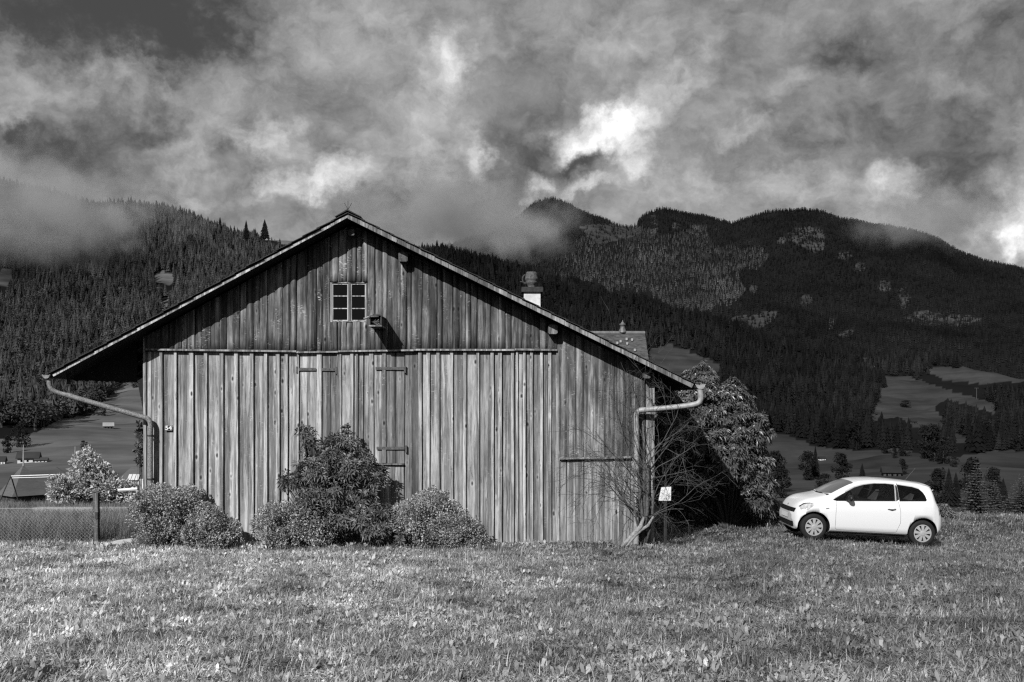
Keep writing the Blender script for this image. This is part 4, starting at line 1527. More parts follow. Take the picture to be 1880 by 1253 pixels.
# ------------------------------------------------------------------ bare climbing bush at the right corner
def bare_bush():
    rng = random.Random(91)
    base = P(1182, 1000, 20.55)
    base.z = ground_z(base.x, base.y) - 0.03
    root = empty('bare_bush', base)
    label(root, 'leafless twiggy bush climbing the downpipe at the right barn corner', 'bush')
    tw = MB()
    tr = MB()

    def grow(b, p, d, ln, r, depth):
        n = 5
        pts_ = [p]
        q = p.copy()
        for k in range(n):
            d = (d + rv(rng) * 0.14 + Vector((0, 0, 0.03 if depth < 2 else -0.02))).normalized()
            q = q + d * ln / n
            if q.y > 20.9 and q.x < 3.0:
                q.y = 20.9
            pts_.append(q.copy())
        b.tube(pts_, [r * (1 - 0.55 * k / n) for k in range(n + 1)], 5 if depth < 2 else 4, caps=False)
        if depth >= 4:
            return
        kids = [4, 4, 3, 2][depth]
        for _ in range(kids):
            t = rng.uniform(0.3, 1.0)
            i = min(n - 1, int(t * n))
            pp = pts_[i].lerp(pts_[i + 1], t * n - i)
            side = rv(rng)
            side.y *= 0.6
            nd = (d + side.normalized() * rng.uniform(0.5, 0.95)).normalized()
            grow(tw, pp, nd, ln * rng.uniform(0.45, 0.72), max(0.0024, r * rng.uniform(0.32, 0.5)), depth + 1)

    for (x, y, d, r) in ((1172, 880, 20.6, 0.042), (1190, 860, 20.6, 0.045), (1183, 840, 20.7, 0.05), (1200, 900, 20.45, 0.03), (1160, 900, 20.45, 0.026)):
        top = P(x, y, d)
        m1 = base.lerp(top, 0.5) + rv(rng) * 0.05
        tr.tube([base + rv(rng) * 0.05, m1, top], [r, r * 0.85, r * 0.7], 7)
        for k in range(4):
            a = rng.uniform(-1, 1)
            dd = Vector((a * 1.1 + (0.25 if x > 1180 else -0.35), rng.uniform(-0.5, 0.2), rng.uniform(0.35, 1.1))).normalized()
            grow(tw, base.lerp(top, rng.uniform(0.35, 1.0)), dd, rng.uniform(0.75, 1.35), r * rng.uniform(0.22, 0.38), 1)
    # branches sweeping up to the eave and out to the right
    for (x0, y0, x1, y1) in ((1185, 850, 1105, 690), (1180, 860, 1075, 760), (1190, 840, 1150, 670), (1195, 860, 1260, 770), (1195, 870, 1280, 800), (1195, 880, 1285, 850), (1180, 880, 1065, 800), (1180, 900, 1080, 850), (1195, 850, 1235, 720), (1178, 930, 1110, 880), (1195, 840, 1215, 690)):
        p0, p1 = P(x0, y0, 20.6), P(x1, y1, rng.uniform(20.3, 20.7))
        d = p1 - p0
        grow(tw, p0, d.normalized(), d.length * 0.9, 0.010, 1)
    tr.build('trunk', M_BARK, root, smooth=True)
    tw.build('branches', mat('bare twigs', 0.085, 0.85, 0.15, var=0.5, vscale=12), root)
    b = MB()
    b.tube([P(1140, 1006, 20.2), P(1160, 985, 20.3), P(1176, 968, 20.4), P(1182, 950, 20.5)], [0.035, 0.05, 0.05, 0.03], 7)
    b.tube([P(1150, 1004, 20.15), P(1166, 984, 20.3), P(1180, 972, 20.4)], [0.02, 0.03, 0.03], 6)
    b.tube([P(1176, 975, 20.4), P(1190, 965, 20.4), P(1200, 948, 20.45)], [0.04, 0.035, 0.02], 6)
    b.build('root', M_BARK_PALE, root, smooth=True)


bare_bush()


# ------------------------------------------------------------------ young firs at the meadow edge
M_FIR = leaf_mat('young fir needles', 0.14, trans=0.1, rough=0.8, spec=0.1, var=0.3)


def fir(lab, x, ytop, ybase, d, hw, seed, grp='young firs behind the meadow edge'):
    rng = random.Random(seed)
    base, top = P(x, ybase, d), P(x, ytop, d)
    h = top.z - base.z
    rmax = hw * d / FPX
    root = empty('fir_tree', base)
    label(root, lab, 'fir tree', grp)
    b = MB()
    b.tube([base - Vector((0, 0, 0.3)), top - Vector((0, 0, h * 0.03))], [h * 0.025, 0.004], 6)
    b.build('trunk', M_BARK, root)
    b = MB()
    nw = 22
    for k in range(nw):
        t = k / nw
        z = base.z + h * (0.04 + 0.96 * t)
        r = rmax * (1 - t) ** 0.8 + 0.02
        nb_ = int(13 - 8 * t)
        a0 = rng.uniform(0, 6.28)
        for q in range(nb_):
            a = a0 + 6.283 * q / nb_ + rng.uniform(-.2, .2)
            rr = r * rng.uniform(0.72, 1.12)
            p0 = Vector((base.x, base.y, z))
            p1 = p0 + Vector((rr * math.cos(a), rr * math.sin(a), -rr * 0.10 + rr * 0.22 * t))
            nseg = max(3, int(rr / (h * 0.018)))
            for s in range(nseg):
                u = (s + 0.5) / nseg
                p = p0.lerp(p1, u) - Vector((0, 0, 0.14 * rr * u * (1 - u) * 2))
                dd = (p1 - p0).normalized()
                sd = dd.cross(Vector((0, 0, 1))).normalized()
                wl = (0.085 * h * (1 - 0.5 * u)) * (1 - 0.5 * t)
                for sg in (-1, 1):
                    add_leaf(b, p, dd * 0.9 + sd * sg * 0.8 + Vector((0, 0, rng.uniform(-.1, .25))), Vector((0, 0, 1)) + rv(rng) * 0.25, wl * rng.uniform(.8, 1.2), wl * 0.42)
    b.build('needles', M_FIR, root)
    return root


fir('tallest young fir, standing alone right of the parked car', 1793, 847, 953, 30, 36, 1)
fir('thin young fir close behind the tallest one', 1826, 880, 953, 30.5, 22, 2)
fir('broad young fir cut by the right edge of the picture', 1876, 868, 955, 30, 44, 3)
fir('short bushy fir between the thin fir and the broad one', 1850, 915, 955, 30.3, 26, 4)


# ------------------------------------------------------------------ single trees on the far meadows
M_CON_S = mat('lone conifer needles', 0.011, 0.9, 0.05, var=0.5, vscale=0.5)
M_BRD_S = mat('lone tree leaves', 0.016, 0.9, 0.05, var=0.5, vscale=0.4)
kinds = {}


def tree_kind(kind):
    if kind in kinds:
        return kinds[kind]
    rng = random.Random(len(kinds) + 50)
    tb, cb = MB(), MB()
    tb.tube([(0, 0, -0.03), (0, 0, 0.5), (0.01, 0, 0.8)], [0.02, 0.014, 0.006], 6)
    for k in range(6):
        a = rng.uniform(0, 6.28)
        z = rng.uniform(0.2, 0.5)
        tb.tube([(0, 0, z), (0.14 * math.cos(a), 0.14 * math.sin(a), z + 0.16)], [0.012, 0.004], 4)
    if kind == 'conifer':
        for t in range(12):
            z0 = 0.05 + 0.9 * t / 12
            r = 0.2 * (1 - t / 12.0) ** 0.9 + 0.012
            sides = 9
            vs_ = [(0, 0, min(1, z0 + 0.2))]
            for k in range(sides * 2):
                a = math.pi * k / sides + t
                rr = r * (rng.uniform(0.9, 1.25) if k % 2 == 0 else rng.uniform(0.45, 0.7))
                vs_.append((rr * math.cos(a), rr * math.sin(a), z0 - (0.03 if k % 2 == 0 else -0.02)))
            cb.add(vs_, [(0, 1 + k, 1 + (k + 1) % (sides * 2)) for k in range(sides * 2)])
        mt = M_CON_S
    else:
        cl_ = []
        for k in range(34):
            z = rng.uniform(0.08, 0.9)
            a = rng.uniform(0, 6.28)
            env = math.sin(math.pi * min(1, max(0, (z + 0.08) / 1.12))) ** 0.6
            rr = math.sqrt(rng.random()) * (0.36 if kind == 'round' else 0.2) * env
            cl_.append((rr * math.cos(a), rr * math.sin(a), z, rng.uniform(0.07, 0.13)))
        for k in range(2200):
            c = rng.choice(cl_)
            d = rv(rng).normalized()
            p = Vector(c[:3]) + d * c[3] * rng.uniform(0.6, 1.08)
            nrm = (d + rv(rng) * 0.5 + Vector((0, 0, 0.3))).normalized()
            u = nrm.orthogonal().normalized()
            u.rotate(Matrix.Rotation(rng.uniform(0, 6.28), 3, nrm))
            v = nrm.cross(u)
            s = rng.uniform(0.014, 0.032)
            cb.add([p - u * s, p - v * s * .7, p + u * s, p + v * s * .7], [(0, 1, 2, 3)])
        mt = M_BRD_S
    tme = tb.build('trunk', M_WOOD_DARK, tone=1.0)
    cme = cb.build('crown', mt)
    kinds[kind] = (tme.data, cme.data)
    bpy.data.objects.remove(tme)
    bpy.data.objects.remove(cme)
    return kinds[kind]


def lone_tree(kind, x, y, hpx, lab, wide=1.0, grp='single trees on the far meadows'):
    p = valley.at_px(x, y)
    h = hpx * p.y / FPX
    td, cdm = tree_kind(kind)
    root = empty({'conifer': 'spruce_tree', 'round': 'broadleaf_tree', 'tall': 'broadleaf_tree'}[kind], p, R.uniform(0, 6.28))
    label(root, lab, 'tree', grp)
    root.scale = (h * wide, h * wide, h)
    for nm, dt in (('trunk', td), ('crown', cdm)):
        o = bpy.data.objects.new(nm, dt)
        COL.objects.link(o)
        o.parent = root
    return root


LONE = [
    ('round', 40, 822, 48, 'round dark tree at the lower edge of the left hillside forest', 1.0),
    ('tall', 14, 832, 34, 'bushy tree at the left picture edge below the forest', 1.2),
    ('round', 190, 764, 22, 'small dark tree alone on the slope under the left downpipe', 0.7),
    ('round', 154, 824, 15, 'lone bush on the left slope right of the second pole', 1.3),
    ('round', 248, 712, 13, 'dark bushes on the left slope close to the barn eave', 1.6),
    ('tall', 1481, 882, 54, 'broad dark tree left of the pair above the car bonnet', 1.15),
    ('conifer', 1497, 880, 62, 'tall narrow spruce touching the broad tree above the bonnet', 0.8),
    ('tall', 1546, 886, 55, 'dense oval tree standing alone above the car windscreen', 1.2),
    ('conifer', 1583, 880, 30, 'small pointed spruce just above the front of the car roof', 1.2),
    ('round', 1512, 905, 36, 'low bushy tree behind the car bonnet', 1.3),
    ('tall', 1425, 905, 78, 'dark tree half hidden behind the big shrub', 1.0),
    ('tall', 1437, 915, 62, 'dark tree between the big shrub and the broad tree', 1.0),
    ('round', 1627, 833, 17, 'low round bush at the left of the middle meadow hedge', 1.5),
    ('round', 1660, 838, 24, 'round bush in the middle meadow hedge', 1.4),
    ('tall', 1643, 842, 20, 'upright bush in the middle meadow hedge', 1.1),
    ('tall', 1658, 872, 30, 'leafy tree on the meadow above the car roof', 1.1),
    ('tall', 1700, 842, 62, 'tree in the dark clump beside the middle meadow, left one', 1.0),
    ('tall', 1716, 848, 70, 'tallest broad tree of the dark clump beside the middle meadow', 1.0),
    ('round', 1732, 852, 34, 'round tree at the right foot of the dark clump', 1.1),
    ('round', 1752, 858, 20, 'small round tree alone on the right meadow', 1.2),
    ('tall', 1720, 925, 66, 'dark tree directly behind the rear of the car', 1.1),
    ('conifer', 1742, 930, 72, 'dark spruce behind the car, left of the tallest young fir', 1.0),
    ('conifer', 1755, 930, 64, 'second dark spruce behind the car', 1.0),
    ('tall', 1782, 930, 90, 'tall dark tree standing behind the tallest young fir', 0.9),
    ('tall', 1824, 930, 72, 'dark tree behind the thin young fir', 0.9),
    ('conifer', 1842, 935, 58, 'dark spruce at the right behind the short bushy fir', 1.1),
    ('conifer', 1623, 712, 32, 'pointed spruce at the top left corner of the sloping meadow', 1.0),
    ('round', 1662, 748, 13, 'lone bush in the middle of the sloping meadow', 2.2),
    ('conifer', 404, 432, 34, 'tall spruce on the misty left ridge', 1.0),
    ('conifer', 452, 440, 36, 'spruce standing on the small meadow of the left ridge', 1.0),
    ('conifer', 486, 440, 38, 'wide spruce right of the small meadow on the left ridge', 1.3),
]
for k_, x_, y_, h_, l_, w_ in LONE:
    lone_tree(k_, x_, y_, h_, l_, w_)

# ------------------------------------------------------------------ garden, fence and neighbours
M_FENCEW = mat('galvanised wire', 0.40, 0.5, 0.5, var=0.3, vscale=20)
fy_ = 21.3
fence = empty('wire_fence', P(100, 1002, fy_))
label(fence, 'chain-link wire fence with dark post at the left of the barn', 'fence')
b = MB()
fp = P(177, 905, fy_)
hw = 4.6 * fy_ / FPX
b.box(fp.x - hw, fp.x + hw, fy_ - 0.05, fy_ + 0.05, -0.25, fp.z)
b.build('post', M_WOOD_UP, fence, tone=0.75)
b = MB()
fp2 = P(-150, 905, fy_)
b.box(fp2.x - hw, fp2.x + hw, fy_ - 0.05, fy_ + 0.05, -0.25, fp2.z)
b.build('post', M_WOOD_UP, fence, tone=0.75)
b = MB()
x0, x1 = fp2.x, fp.x - 0.02
z0, z1 = 0.02, 0.80
st = 0.078
hgt = z1 - z0
n_ = int((x1 - x0 + hgt) / st)
for k in range(n_):
    a = x0 - hgt + k * st
    for sg in (1, -1):
        pa, pb_ = (a, z0), (a + hgt, z1)
        if sg < 0:
            pa, pb_ = (a, z1), (a + hgt, z0)
        # clip to the panel
        ta = max(0.0, (x0 - pa[0]) / hgt)
        tb_ = min(1.0, (x1 - pa[0]) / hgt)
        if tb_ - ta < 0.02:
            continue
        q0 = (pa[0] + hgt * ta, fy_ - 0.045 - 0.003 * sg, pa[1] + (pb_[1] - pa[1]) * ta)
        q1 = (pa[0] + hgt * tb_, fy_ - 0.045 - 0.003 * sg, pa[1] + (pb_[1] - pa[1]) * tb_)
        b.tube([q0, q1], 0.0017, 4, caps=False)
b.tube([(x0, fy_ - 0.045, z1), (x1, fy_ - 0.045, z1)], 0.005, 5)
o = b.build('wire_mesh', M_FENCEW, fence)
o['kind'] = 'stuff'
b = MB()
b.box(fp.x + 0.0, fp.x + 0.055, fy_ - 0.075, fy_ - 0.051, P(0, 952, fy_).z, P(0, 940, fy_).z)
b.build('latch', M_IRON, fence)

# low wall and slab
b = MB()
pa, pb_ = P(60, 933, 33), P(262, 933, 33)
b.box(pa.x, pb_.x, 33, 33.35, -1.6, pa.z)
wl = b.build('low_wall', M_CONC)
label(wl, 'low pale garden wall behind the wire fence', 'wall')
b = MB()
c = P(222, 1000, 21.1)
z = ground_z(c.x, 21.1)
b.add([(c.x - 0.42, 20.75, z + .07), (c.x + 0.42, 20.72, z + .075), (c.x + 0.5, 22.0, z + .06), (c.x - 0.28, 22.0, z + .06),
       (c.x - 0.42, 20.75, z - .15), (c.x + 0.42, 20.72, z - .15), (c.x + 0.5, 22.0, z - .15), (c.x - 0.28, 22.0, z - .15)],
      [(0, 1, 2, 3), (7, 6, 5, 4), (0, 4, 5, 1), (1, 5, 6, 2), (2, 6, 7, 3), (3, 7, 4, 0)])
slab = b.build('stone_slab', M_PLASTER)
label(slab, 'pale stone slab in the gap between fence post and corner shrub', 'slab')

# swing frame
ds = 60.0
sw = empty('swing_frame', P(75, 935, ds))
label(sw, 'pale metal garden swing frame with double top bar', 'swing')
b = MB()
b.tube([P(20, 874.5, ds), P(130, 871, ds)], 0.030, 8)
b.build('top_bar', M_PAINTW, sw)
b = MB()
b.tube([P(22, 878, ds), P(126, 875, ds)], 0.022, 8)
b.build('lower_bar', M_PAINTW, sw)
for (xa, ya, xb, yb, dd, dk) in ((20, 873, 4, 936, -0.8, 1), (20, 873, 26, 938, 0.8, 1), (130, 870, 119, 937, -0.8, 0), (131, 870, 143, 932, 0.8, 1)):
    b = MB()
    b.tube([P(xa, ya, ds), P(xb, yb, ds) + Vector((0, dd, 0))], 0.038, 8)
    b.build('leg', M_IRON if dk else M_PAINTW, sw)
b = MB()
b.tube([P(104, 858, ds), P(128, 873, ds)], 0.025, 6)
b.build('brace', M_IRON, sw)

# white rail by the corner
b = MB()
wr_ = empty('white_rail', P(250, 905, 30))
label(wr_, 'white post with short white rail behind the corner shrub', 'rail')
c = P(259, 880, 30)
b.box(c.x - 0.06, c.x + 0.06, 30, 30.1, -0.6, c.z)
b.build('post', M_PAINTW, wr_)
b = MB()
q0, q1 = P(217, 900.5, 30), P(253, 898, 30)
b.tube([q0, q1], 0.05, 6)
b.build('rail', M_PAINTW, wr_)

M_ROOFT = mat('grey tented roof', 0.10, 0.85, 0.15, var=0.2, vscale=1.5, stretch=(1, 1, 6))


def pavilion(lab, xa, ya, yfin, xl, xr_, ye, d, rot):
    a = P(xa, ya, d)
    e = P(xr_, ye, d)
    r = (xr_ - xl) / 2 * d / FPX
    root = empty('pavilion', (a.x, d, e.z - 1.6))
    label(root, lab, 'pavilion', 'tent-roofed pavilions')
    n = 4
    rr = r * 1.0
    prof = [(1.0, 0.0), (0.80, 0.16), (0.50, 0.48), (0.25, 0.76), (0.0, 1.0)]
    h = a.z - e.z
    b = MB()
    vs_, fs = [], []
    for (k, t) in prof[:-1]:
        for q in range(n):
            an = rot + 2 * math.pi * q / n
            vs_.append((a.x + rr * k * math.cos(an), d + rr * k * math.sin(an), e.z + h * t))
    top = len(vs_)
    vs_.append((a.x, d, a.z))
    for i in range(len(prof) - 2):
        for q in range(n):
            q2 = (q + 1) % n
            fs.append((i * n + q, i * n + q2, (i + 1) * n + q2, (i + 1) * n + q))
    i = len(prof) - 2
    for q in range(n):
        fs.append((i * n + q, i * n + (q + 1) % n, top))
    fs.append(tuple(range(n - 1, -1, -1)))
    b.add(vs_, fs)
    rf = b.build('roof', M_ROOFT, root)
    b = MB()
    b.tube([(a.x, d, a.z - 0.1), P(xa, (ya + yfin) / 2, d), P(xa, yfin, d)], [0.09, 0.07, 0.04], 8)
    b.build('finial', M_ZINC, rf)
    b = MB()
    rw = rr * 0.80
    vs_ = []
    for z in (e.z - 3.0, e.z - 0.02):
        for q in range(n):
            an = rot + 2 * math.pi * q / n
            vs_.append((a.x + rw * math.cos(an), d + rw * math.sin(an), z))
    b.add(vs_, [(q, (q + 1) % n, n + (q + 1) % n, n + q) for q in range(n)])
    b.build('wall', M_WOOD_DARK, root, tone=1.2)
    b = MB()
    rw = rr * 0.83
    vs_ = []
    for z in (e.z - 3.0, e.z - 0.9):
        for q in range(n):
            an = rot + 2 * math.pi * q / n
            vs_.append((a.x + rw * math.cos(an), d + rw * math.sin(an), z))
    b.add(vs_, [(q, (q + 1) % n, n + (q + 1) % n, n + q) for q in range(n)])
    b.build('plinth', M_PLASTER, root)


pavilion('pavilion with steep grey tent roof at the left picture edge', 43, 854, 817, -6, 92, 908, 100, math.radians(-90 + 4))
pavilion('second tent-roofed pavilion half hidden by the bright garden shrub', 138, 858, 820, 95, 181, 905, 104, math.radians(-90 + 6))

# grey house beyond the garden
root = empty('house', P(250, 930, 95))
label(root, 'grey hipped roof of a house with pale skylight left of the barn', 'house')
d = 95
A, B_, C_, D_ = P(241, 858, d + 3), P(300, 858, d + 3), P(320, 892, d), P(203, 892, d)
b = MB()
b.add([A, B_, C_, D_, D_ + Vector((0, 7, 0)), C_ + Vector((0, 7, 0))], [(3, 2, 1, 0), (0, 4, 3), (0, 1, 5, 4), (1, 2, 5)])
rf = b.build('roof', M_ROOFT, root)
b = MB()
b.box(D_.x + 0.4, C_.x - 0.4, d + 0.4, d + 6.6, D_.z - 4, D_.z - 0.05)
b.build('wall', M_PLASTER, root)
for k in range(3):
    b = MB()
    n0 = Vector((0, -0.12, 0.12))

    def rp_(x, y):
        t = (892 - y) / 34.0
        return P(x, y, d + 3 * t) + n0
    xo = 238 + k * 7
    b.add([rp_(xo - 4, 884), rp_(xo + 2, 884), rp_(xo + 6, 873), rp_(xo, 873)], [(0, 1, 2, 3)])
    b.build('skylight', mat('skylight %d' % k, 0.6, 0.3, 0.5), rf)


# neighbour house behind the barn: its tiled roof corner shows above the right slope
dn = 42.0
root = empty('house', P(1100, 800, dn))
label(root, 'neighbour house with tiled roof and ridge vent rising behind the right roof slope', 'house')
rdg_z = P(0, 613, dn).z
xr_ = P(1184, 613, dn).x
xl_ = P(960, 613, dn).x
b = MB()
nrow = 22
ye, ze = dn - 3.4, rdg_z - 3.4 * 1.05
for k in range(nrow):
    t0, t1 = k / nrow, (k + 1) / nrow
    ya_, za_ = dn + (ye - dn) * t0, rdg_z + (ze - rdg_z) * t0
    yb_, zb_ = dn + (ye - dn) * t1, rdg_z + (ze - rdg_z) * t1
    b.add([(xl_, ya_, za_), (xr_, ya_, za_), (xr_ + 0.004 * k, yb_, zb_ + 0.03), (xl_, yb_, zb_ + 0.03), (xr_, yb_, zb_ - 0.01), (xl_, yb_, zb_ - 0.01)],
          [(3, 2, 1, 0), (5, 4, 2, 3)])
b.add([(xl_, dn, rdg_z), (xr_, dn, rdg_z), (xr_, dn + 3.4, ze), (xl_, dn + 3.4, ze)], [(0, 1, 2, 3)])
M_TILE2 = mat('patched house tiles', 0.075, 0.85, 0.2, var=0.7, vscale=5, stretch=(1, 1, 3))
rf = b.build('roof', M_TILE2, root)
b = MB()
b.tube([(xl_, dn, rdg_z + 0.02), (xr_, dn, rdg_z + 0.02)], 0.09, 8)
b.build('ridge_tiles', mat('pale ridge tiles', 0.16, 0.8, 0.2, var=0.4, vscale=3), rf)
b = MB()
b.add([(xr_ - 0.3, ye + 0.3, -2), (xr_ - 0.3, dn + 3, -2), (xr_ - 0.3, dn + 3, ze + .3), (xr_ - 0.3, dn, rdg_z - 0.1), (xr_ - 0.3, ye + 0.3, ze + .25)], [(0, 1, 2, 3, 4)])
b.add([(xl_ + .3, ye + 0.4, -2), (xr_ - 0.31, ye + 0.4, -2), (xr_ - .31, ye + .4, ze + .3), (xl_ + .3, ye + .4, ze + .3)], [(0, 1, 2, 3)])
b.build('wall', M_PLASTER, root)
c = P(1143, 611, dn)
u = dn / FPX
b = MB()
b.lathe([(7.5 * u, 0), (6.5 * u, 4 * u), (4.2 * u, 9 * u), (4.2 * u, 13 * u), (6 * u, 14 * u), (5.5 * u, 16 * u), (2.5 * u, 17 * u), (2.5 * u, 19 * u), (0.8 * u, 20 * u), (0.5 * u, 23 * u), (0, 23 * u)], c, n=14)
b.build('roof_vent', mat('weathered copper', 0.12, 0.5, 0.5, var=0.4, vscale=8), rf, smooth=True)
for k, (x, y) in enumerate(((1139, 628), (1150, 624), (1160, 625), (1151, 632), (1165, 644), (1133, 631))):
    b = MB()
    t = (y - 613) / 60.0
    p = P(x, y, dn - 2.2 * t)
    # lie on the slope
    yy = dn - (rdg_z - p.z) / 1.05
    p = P(x, y, yy)
    b.box(p.x - 0.04, p.x + 0.04, yy - 0.10, yy - 0.02, p.z - 0.03, p.z + 0.07)
    b.build('pale_tile', mat('pale tile %d' % k, 0.35, 0.8, 0.2), rf)

# grey shed roof seen in front of the car's nose
root = empty('shed', P(1415, 955, 48))
label(root, 'grey shed roof showing over the meadow edge in front of the car', 'shed')
d = 48
b = MB()
A, B_, C_, D_ = P(1424, 928, d + 2), P(1475, 928, d + 2), P(1480, 958, d), P(1396, 958, d)
b.add([A, B_, C_, D_, D_ + Vector((0, 5, 0)), C_ + Vector((0, 5, 0))], [(3, 2, 1, 0), (0, 4, 3), (0, 1, 5, 4)])
b.build('roof', mat('shed sheeting', 0.13, 0.8, 0.2, var=0.2, vscale=2), root)
b = MB()
b.box(D_.x + .2, C_.x - .2, d + .2, d + 4.8, D_.z - 4, D_.z - .05)
b.build('wall', M_WOOD_DARK, root, tone=1.0)


# small buildings on the slopes
def hut(name, lab, x, y, wpx, hpx, roof_tone, wall_tone, face=0.0, cat='hut'):
    p = valley.at_px(x, y)
    s = p.y / FPX
    w_, h_ = wpx * s, hpx * s
    root = empty(name, p, face)
    label(root, lab, cat)
    b = MB()
    dp = w_ * 0.8
    b.box(-w_ / 2, w_ / 2, -dp / 2, dp / 2, -h_, h_ * 0.5)
    o1 = b.build('wall', M_PLASTER if wall_tone > 0.3 else M_WOOD_DARK, None, tone=1.2)
    b = MB()
    ow = w_ * 0.58
    b.add([(-ow, -dp * .62, h_ * .42), (ow, -dp * .62, h_ * .42), (ow, 0, h_), (-ow, 0, h_), (-ow, dp * .62, h_ * .42), (ow, dp * .62, h_ * .42),
           (-ow, -dp * .62, h_ * .36), (ow, -dp * .62, h_ * .36), (ow, dp * .62, h_ * .36), (-ow, dp * .62, h_ * .36)],
          [(0, 1, 2, 3), (3, 2, 5, 4), (0, 6, 7, 1), (4, 5, 8, 9), (0, 3, 4, 9, 6), (1, 7, 8, 5, 2)])
    o2 = b.build('roof', mat('hut roof', roof_tone, 0.8, 0.2, var=0.2, vscale=0.3), None)
    b = MB()
    for k in range(3):
        xx = -w_ * .3 + k * w_ * .3
        b.box(xx - w_ * .05, xx + w_ * .05, -dp / 2 - 0.05, -dp / 2 + 0.02, h_ * .02, h_ * .25)
    o3 = b.build('window_row', M_GLASS, None)
    for o_ in (o1, o2, o3):
        o_.parent = root
    return root


hut('hut', 'little hay hut with pale roof on the left slope', 199, 787, 17, 11, 0.30, 0.05, 0.4)
hut('farmhouse', 'farmhouse with dark roof and white wall on the left slope', 53, 848, 34, 18, 0.035, 0.6, 0.3, 'house')
hut('farm_shed', 'low white farm shed right of the left farmhouse', 76, 848, 20, 8, 0.05, 0.6, 0.3, 'shed')
hut('farmhouse', 'farmhouse at the left picture edge on the slope', 2, 852, 16, 14, 0.03, 0.6, 0.2, 'house')
hut('hut', 'tiny hut beside the broad tree on the lower right meadow', 1509, 845, 11, 7, 0.02, 0.5, 0.1)
hut('farmhouse', 'farmhouse with pale balcony front just above the car roof', 1636, 874, 30, 17, 0.02, 0.05, -0.2, 'house')
hut('hut', 'small pale-roofed hut at the top of the sloping right meadow', 1607, 678, 9, 6, 0.12, 0.05, 0.2)
hut('hut', 'dark hut at the lower edge of the sloping right meadow', 1676, 778, 11, 9, 0.02, 0.05, 0.3)


M_PYLON = mat('dull pylon steel', 0.07, 0.6, 0.3)


def mast(lab, x, ytop, ybase, arm):
    p = valley.at_px(x, ybase)
    t = P(x, ytop, p.y)
    root = empty('lift_pylon', p)
    label(root, lab, 'pylon', 'cable lift pylons on the right slope')
    r = 0.9 * p.y / FPX
    b = MB()
    b.tube([p - Vector((0, 0, 1)), t], [r * 0.6, r * 0.45], 6)
    b.build('mast', M_PYLON, root)
    b = MB()
    s = arm * p.y / FPX
    b.tube([t + Vector((-s, 0, 0)), t + Vector((s, 0, 0))], r * 0.45, 5)
    b.build('crossarm', M_PYLON, root)


mast('lift pylon on the sloping right meadow', 1793, 713, 733, 4)
mast('lift pylon above the forest at the top of the right meadow', 1588, 658, 674, 4)

# small white notice beside the corner of the barn
root = empty('notice_board', P(1220, 1000, 20.4))
label(root, 'small white notice board on a dark post at the right barn corner', 'sign')
b = MB()
q = [P(1209, 919.5, 20.4), P(1231.5, 919.5, 20.4), P(1232, 894, 20.4), P(1214, 895, 20.4)]
b.prism([(p.x, p.z) for p in q], 20.385, 20.4)
b.build('panel', M_PAINTW, root)
b = MB()
q = P(1222, 900, 20.4)
b.box(q.x - 0.03, q.x + 0.03, 20.403, 20.46, -0.1, q.z)
b.build('post', M_WOOD_DARK, root, tone=0.8)

# ------------------------------------------------------------------ the parked car (nose to the left)
def car_paint():
    m = mat('white car paint', 0.74, 0.30, 0.4, coat=0.6)
    return m


M_PAINT = car_paint()
M_BLACKP = mat('black plastic', 0.012, 0.5, 0.4)
M_SEAM = mat('panel gap', 0.07, 0.8, 0.1)
M_CARGLASS = mat('car window glass', 0.010, 0.06, 0.5)
def clear_glass(name, tint, gloss=0.05):
    m = bpy.data.materials.new(name)
    m.use_nodes = True
    n = NT(m.node_tree)
    t = n.n('ShaderNodeBsdfTransparent')
    n.put(t.inputs[0], (tint, tint, tint, 1))
    g = n.n('ShaderNodeBsdfGlossy')
    n.put(g.inputs[0], (0.9, 0.9, 0.9, 1))
    g.inputs['Roughness'].default_value = 0.02
    fr = n.n('ShaderNodeFresnel')
    fr.inputs[0].default_value = 1.45
    mx = n.n('ShaderNodeMixShader')
    o = n.n('ShaderNodeOutputMaterial')
    n.put(mx.inputs[0], fr.outputs[0])
    m.node_tree.links.new(t.outputs[0], mx.inputs[1])
    m.node_tree.links.new(g.outputs[0], mx.inputs[2])
    m.node_tree.links.new(mx.outputs[0], o.inputs[0])
    return m


M_CARGLASS = clear_glass('car window glass', 0.62)
M_SEAT = mat('grey seat cloth', 0.10, 0.9, 0.1, var=0.3, vscale=12)
M_SCREEN = mat('windscreen glass', 0.10, 0.10, 0.5)
M_TYRE = mat('tyre rubber', 0.018, 0.8, 0.25, var=0.2, vscale=30)
M_RIM = mat('silver wheel cover', 0.48, 0.35, 0.5, metal=0.3)
M_LAMP = mat('headlamp lens', 0.45, 0.12, 0.6, var=0.5, vscale=16)
M_TAIL = mat('tail lamp lens', 0.25, 0.15, 0.5)
CL = 3.57


def cint(tab, s, sm=0.03):
    xs_ = [a for a, _ in tab]
    ys_ = [c for _, c in tab]
    v = 0.0
    for k, wgt in ((-1, 0.25), (0, 0.5), (1, 0.25)):
        v += wgt * float(np.interp(s + k * sm, xs_, ys_))
    return v


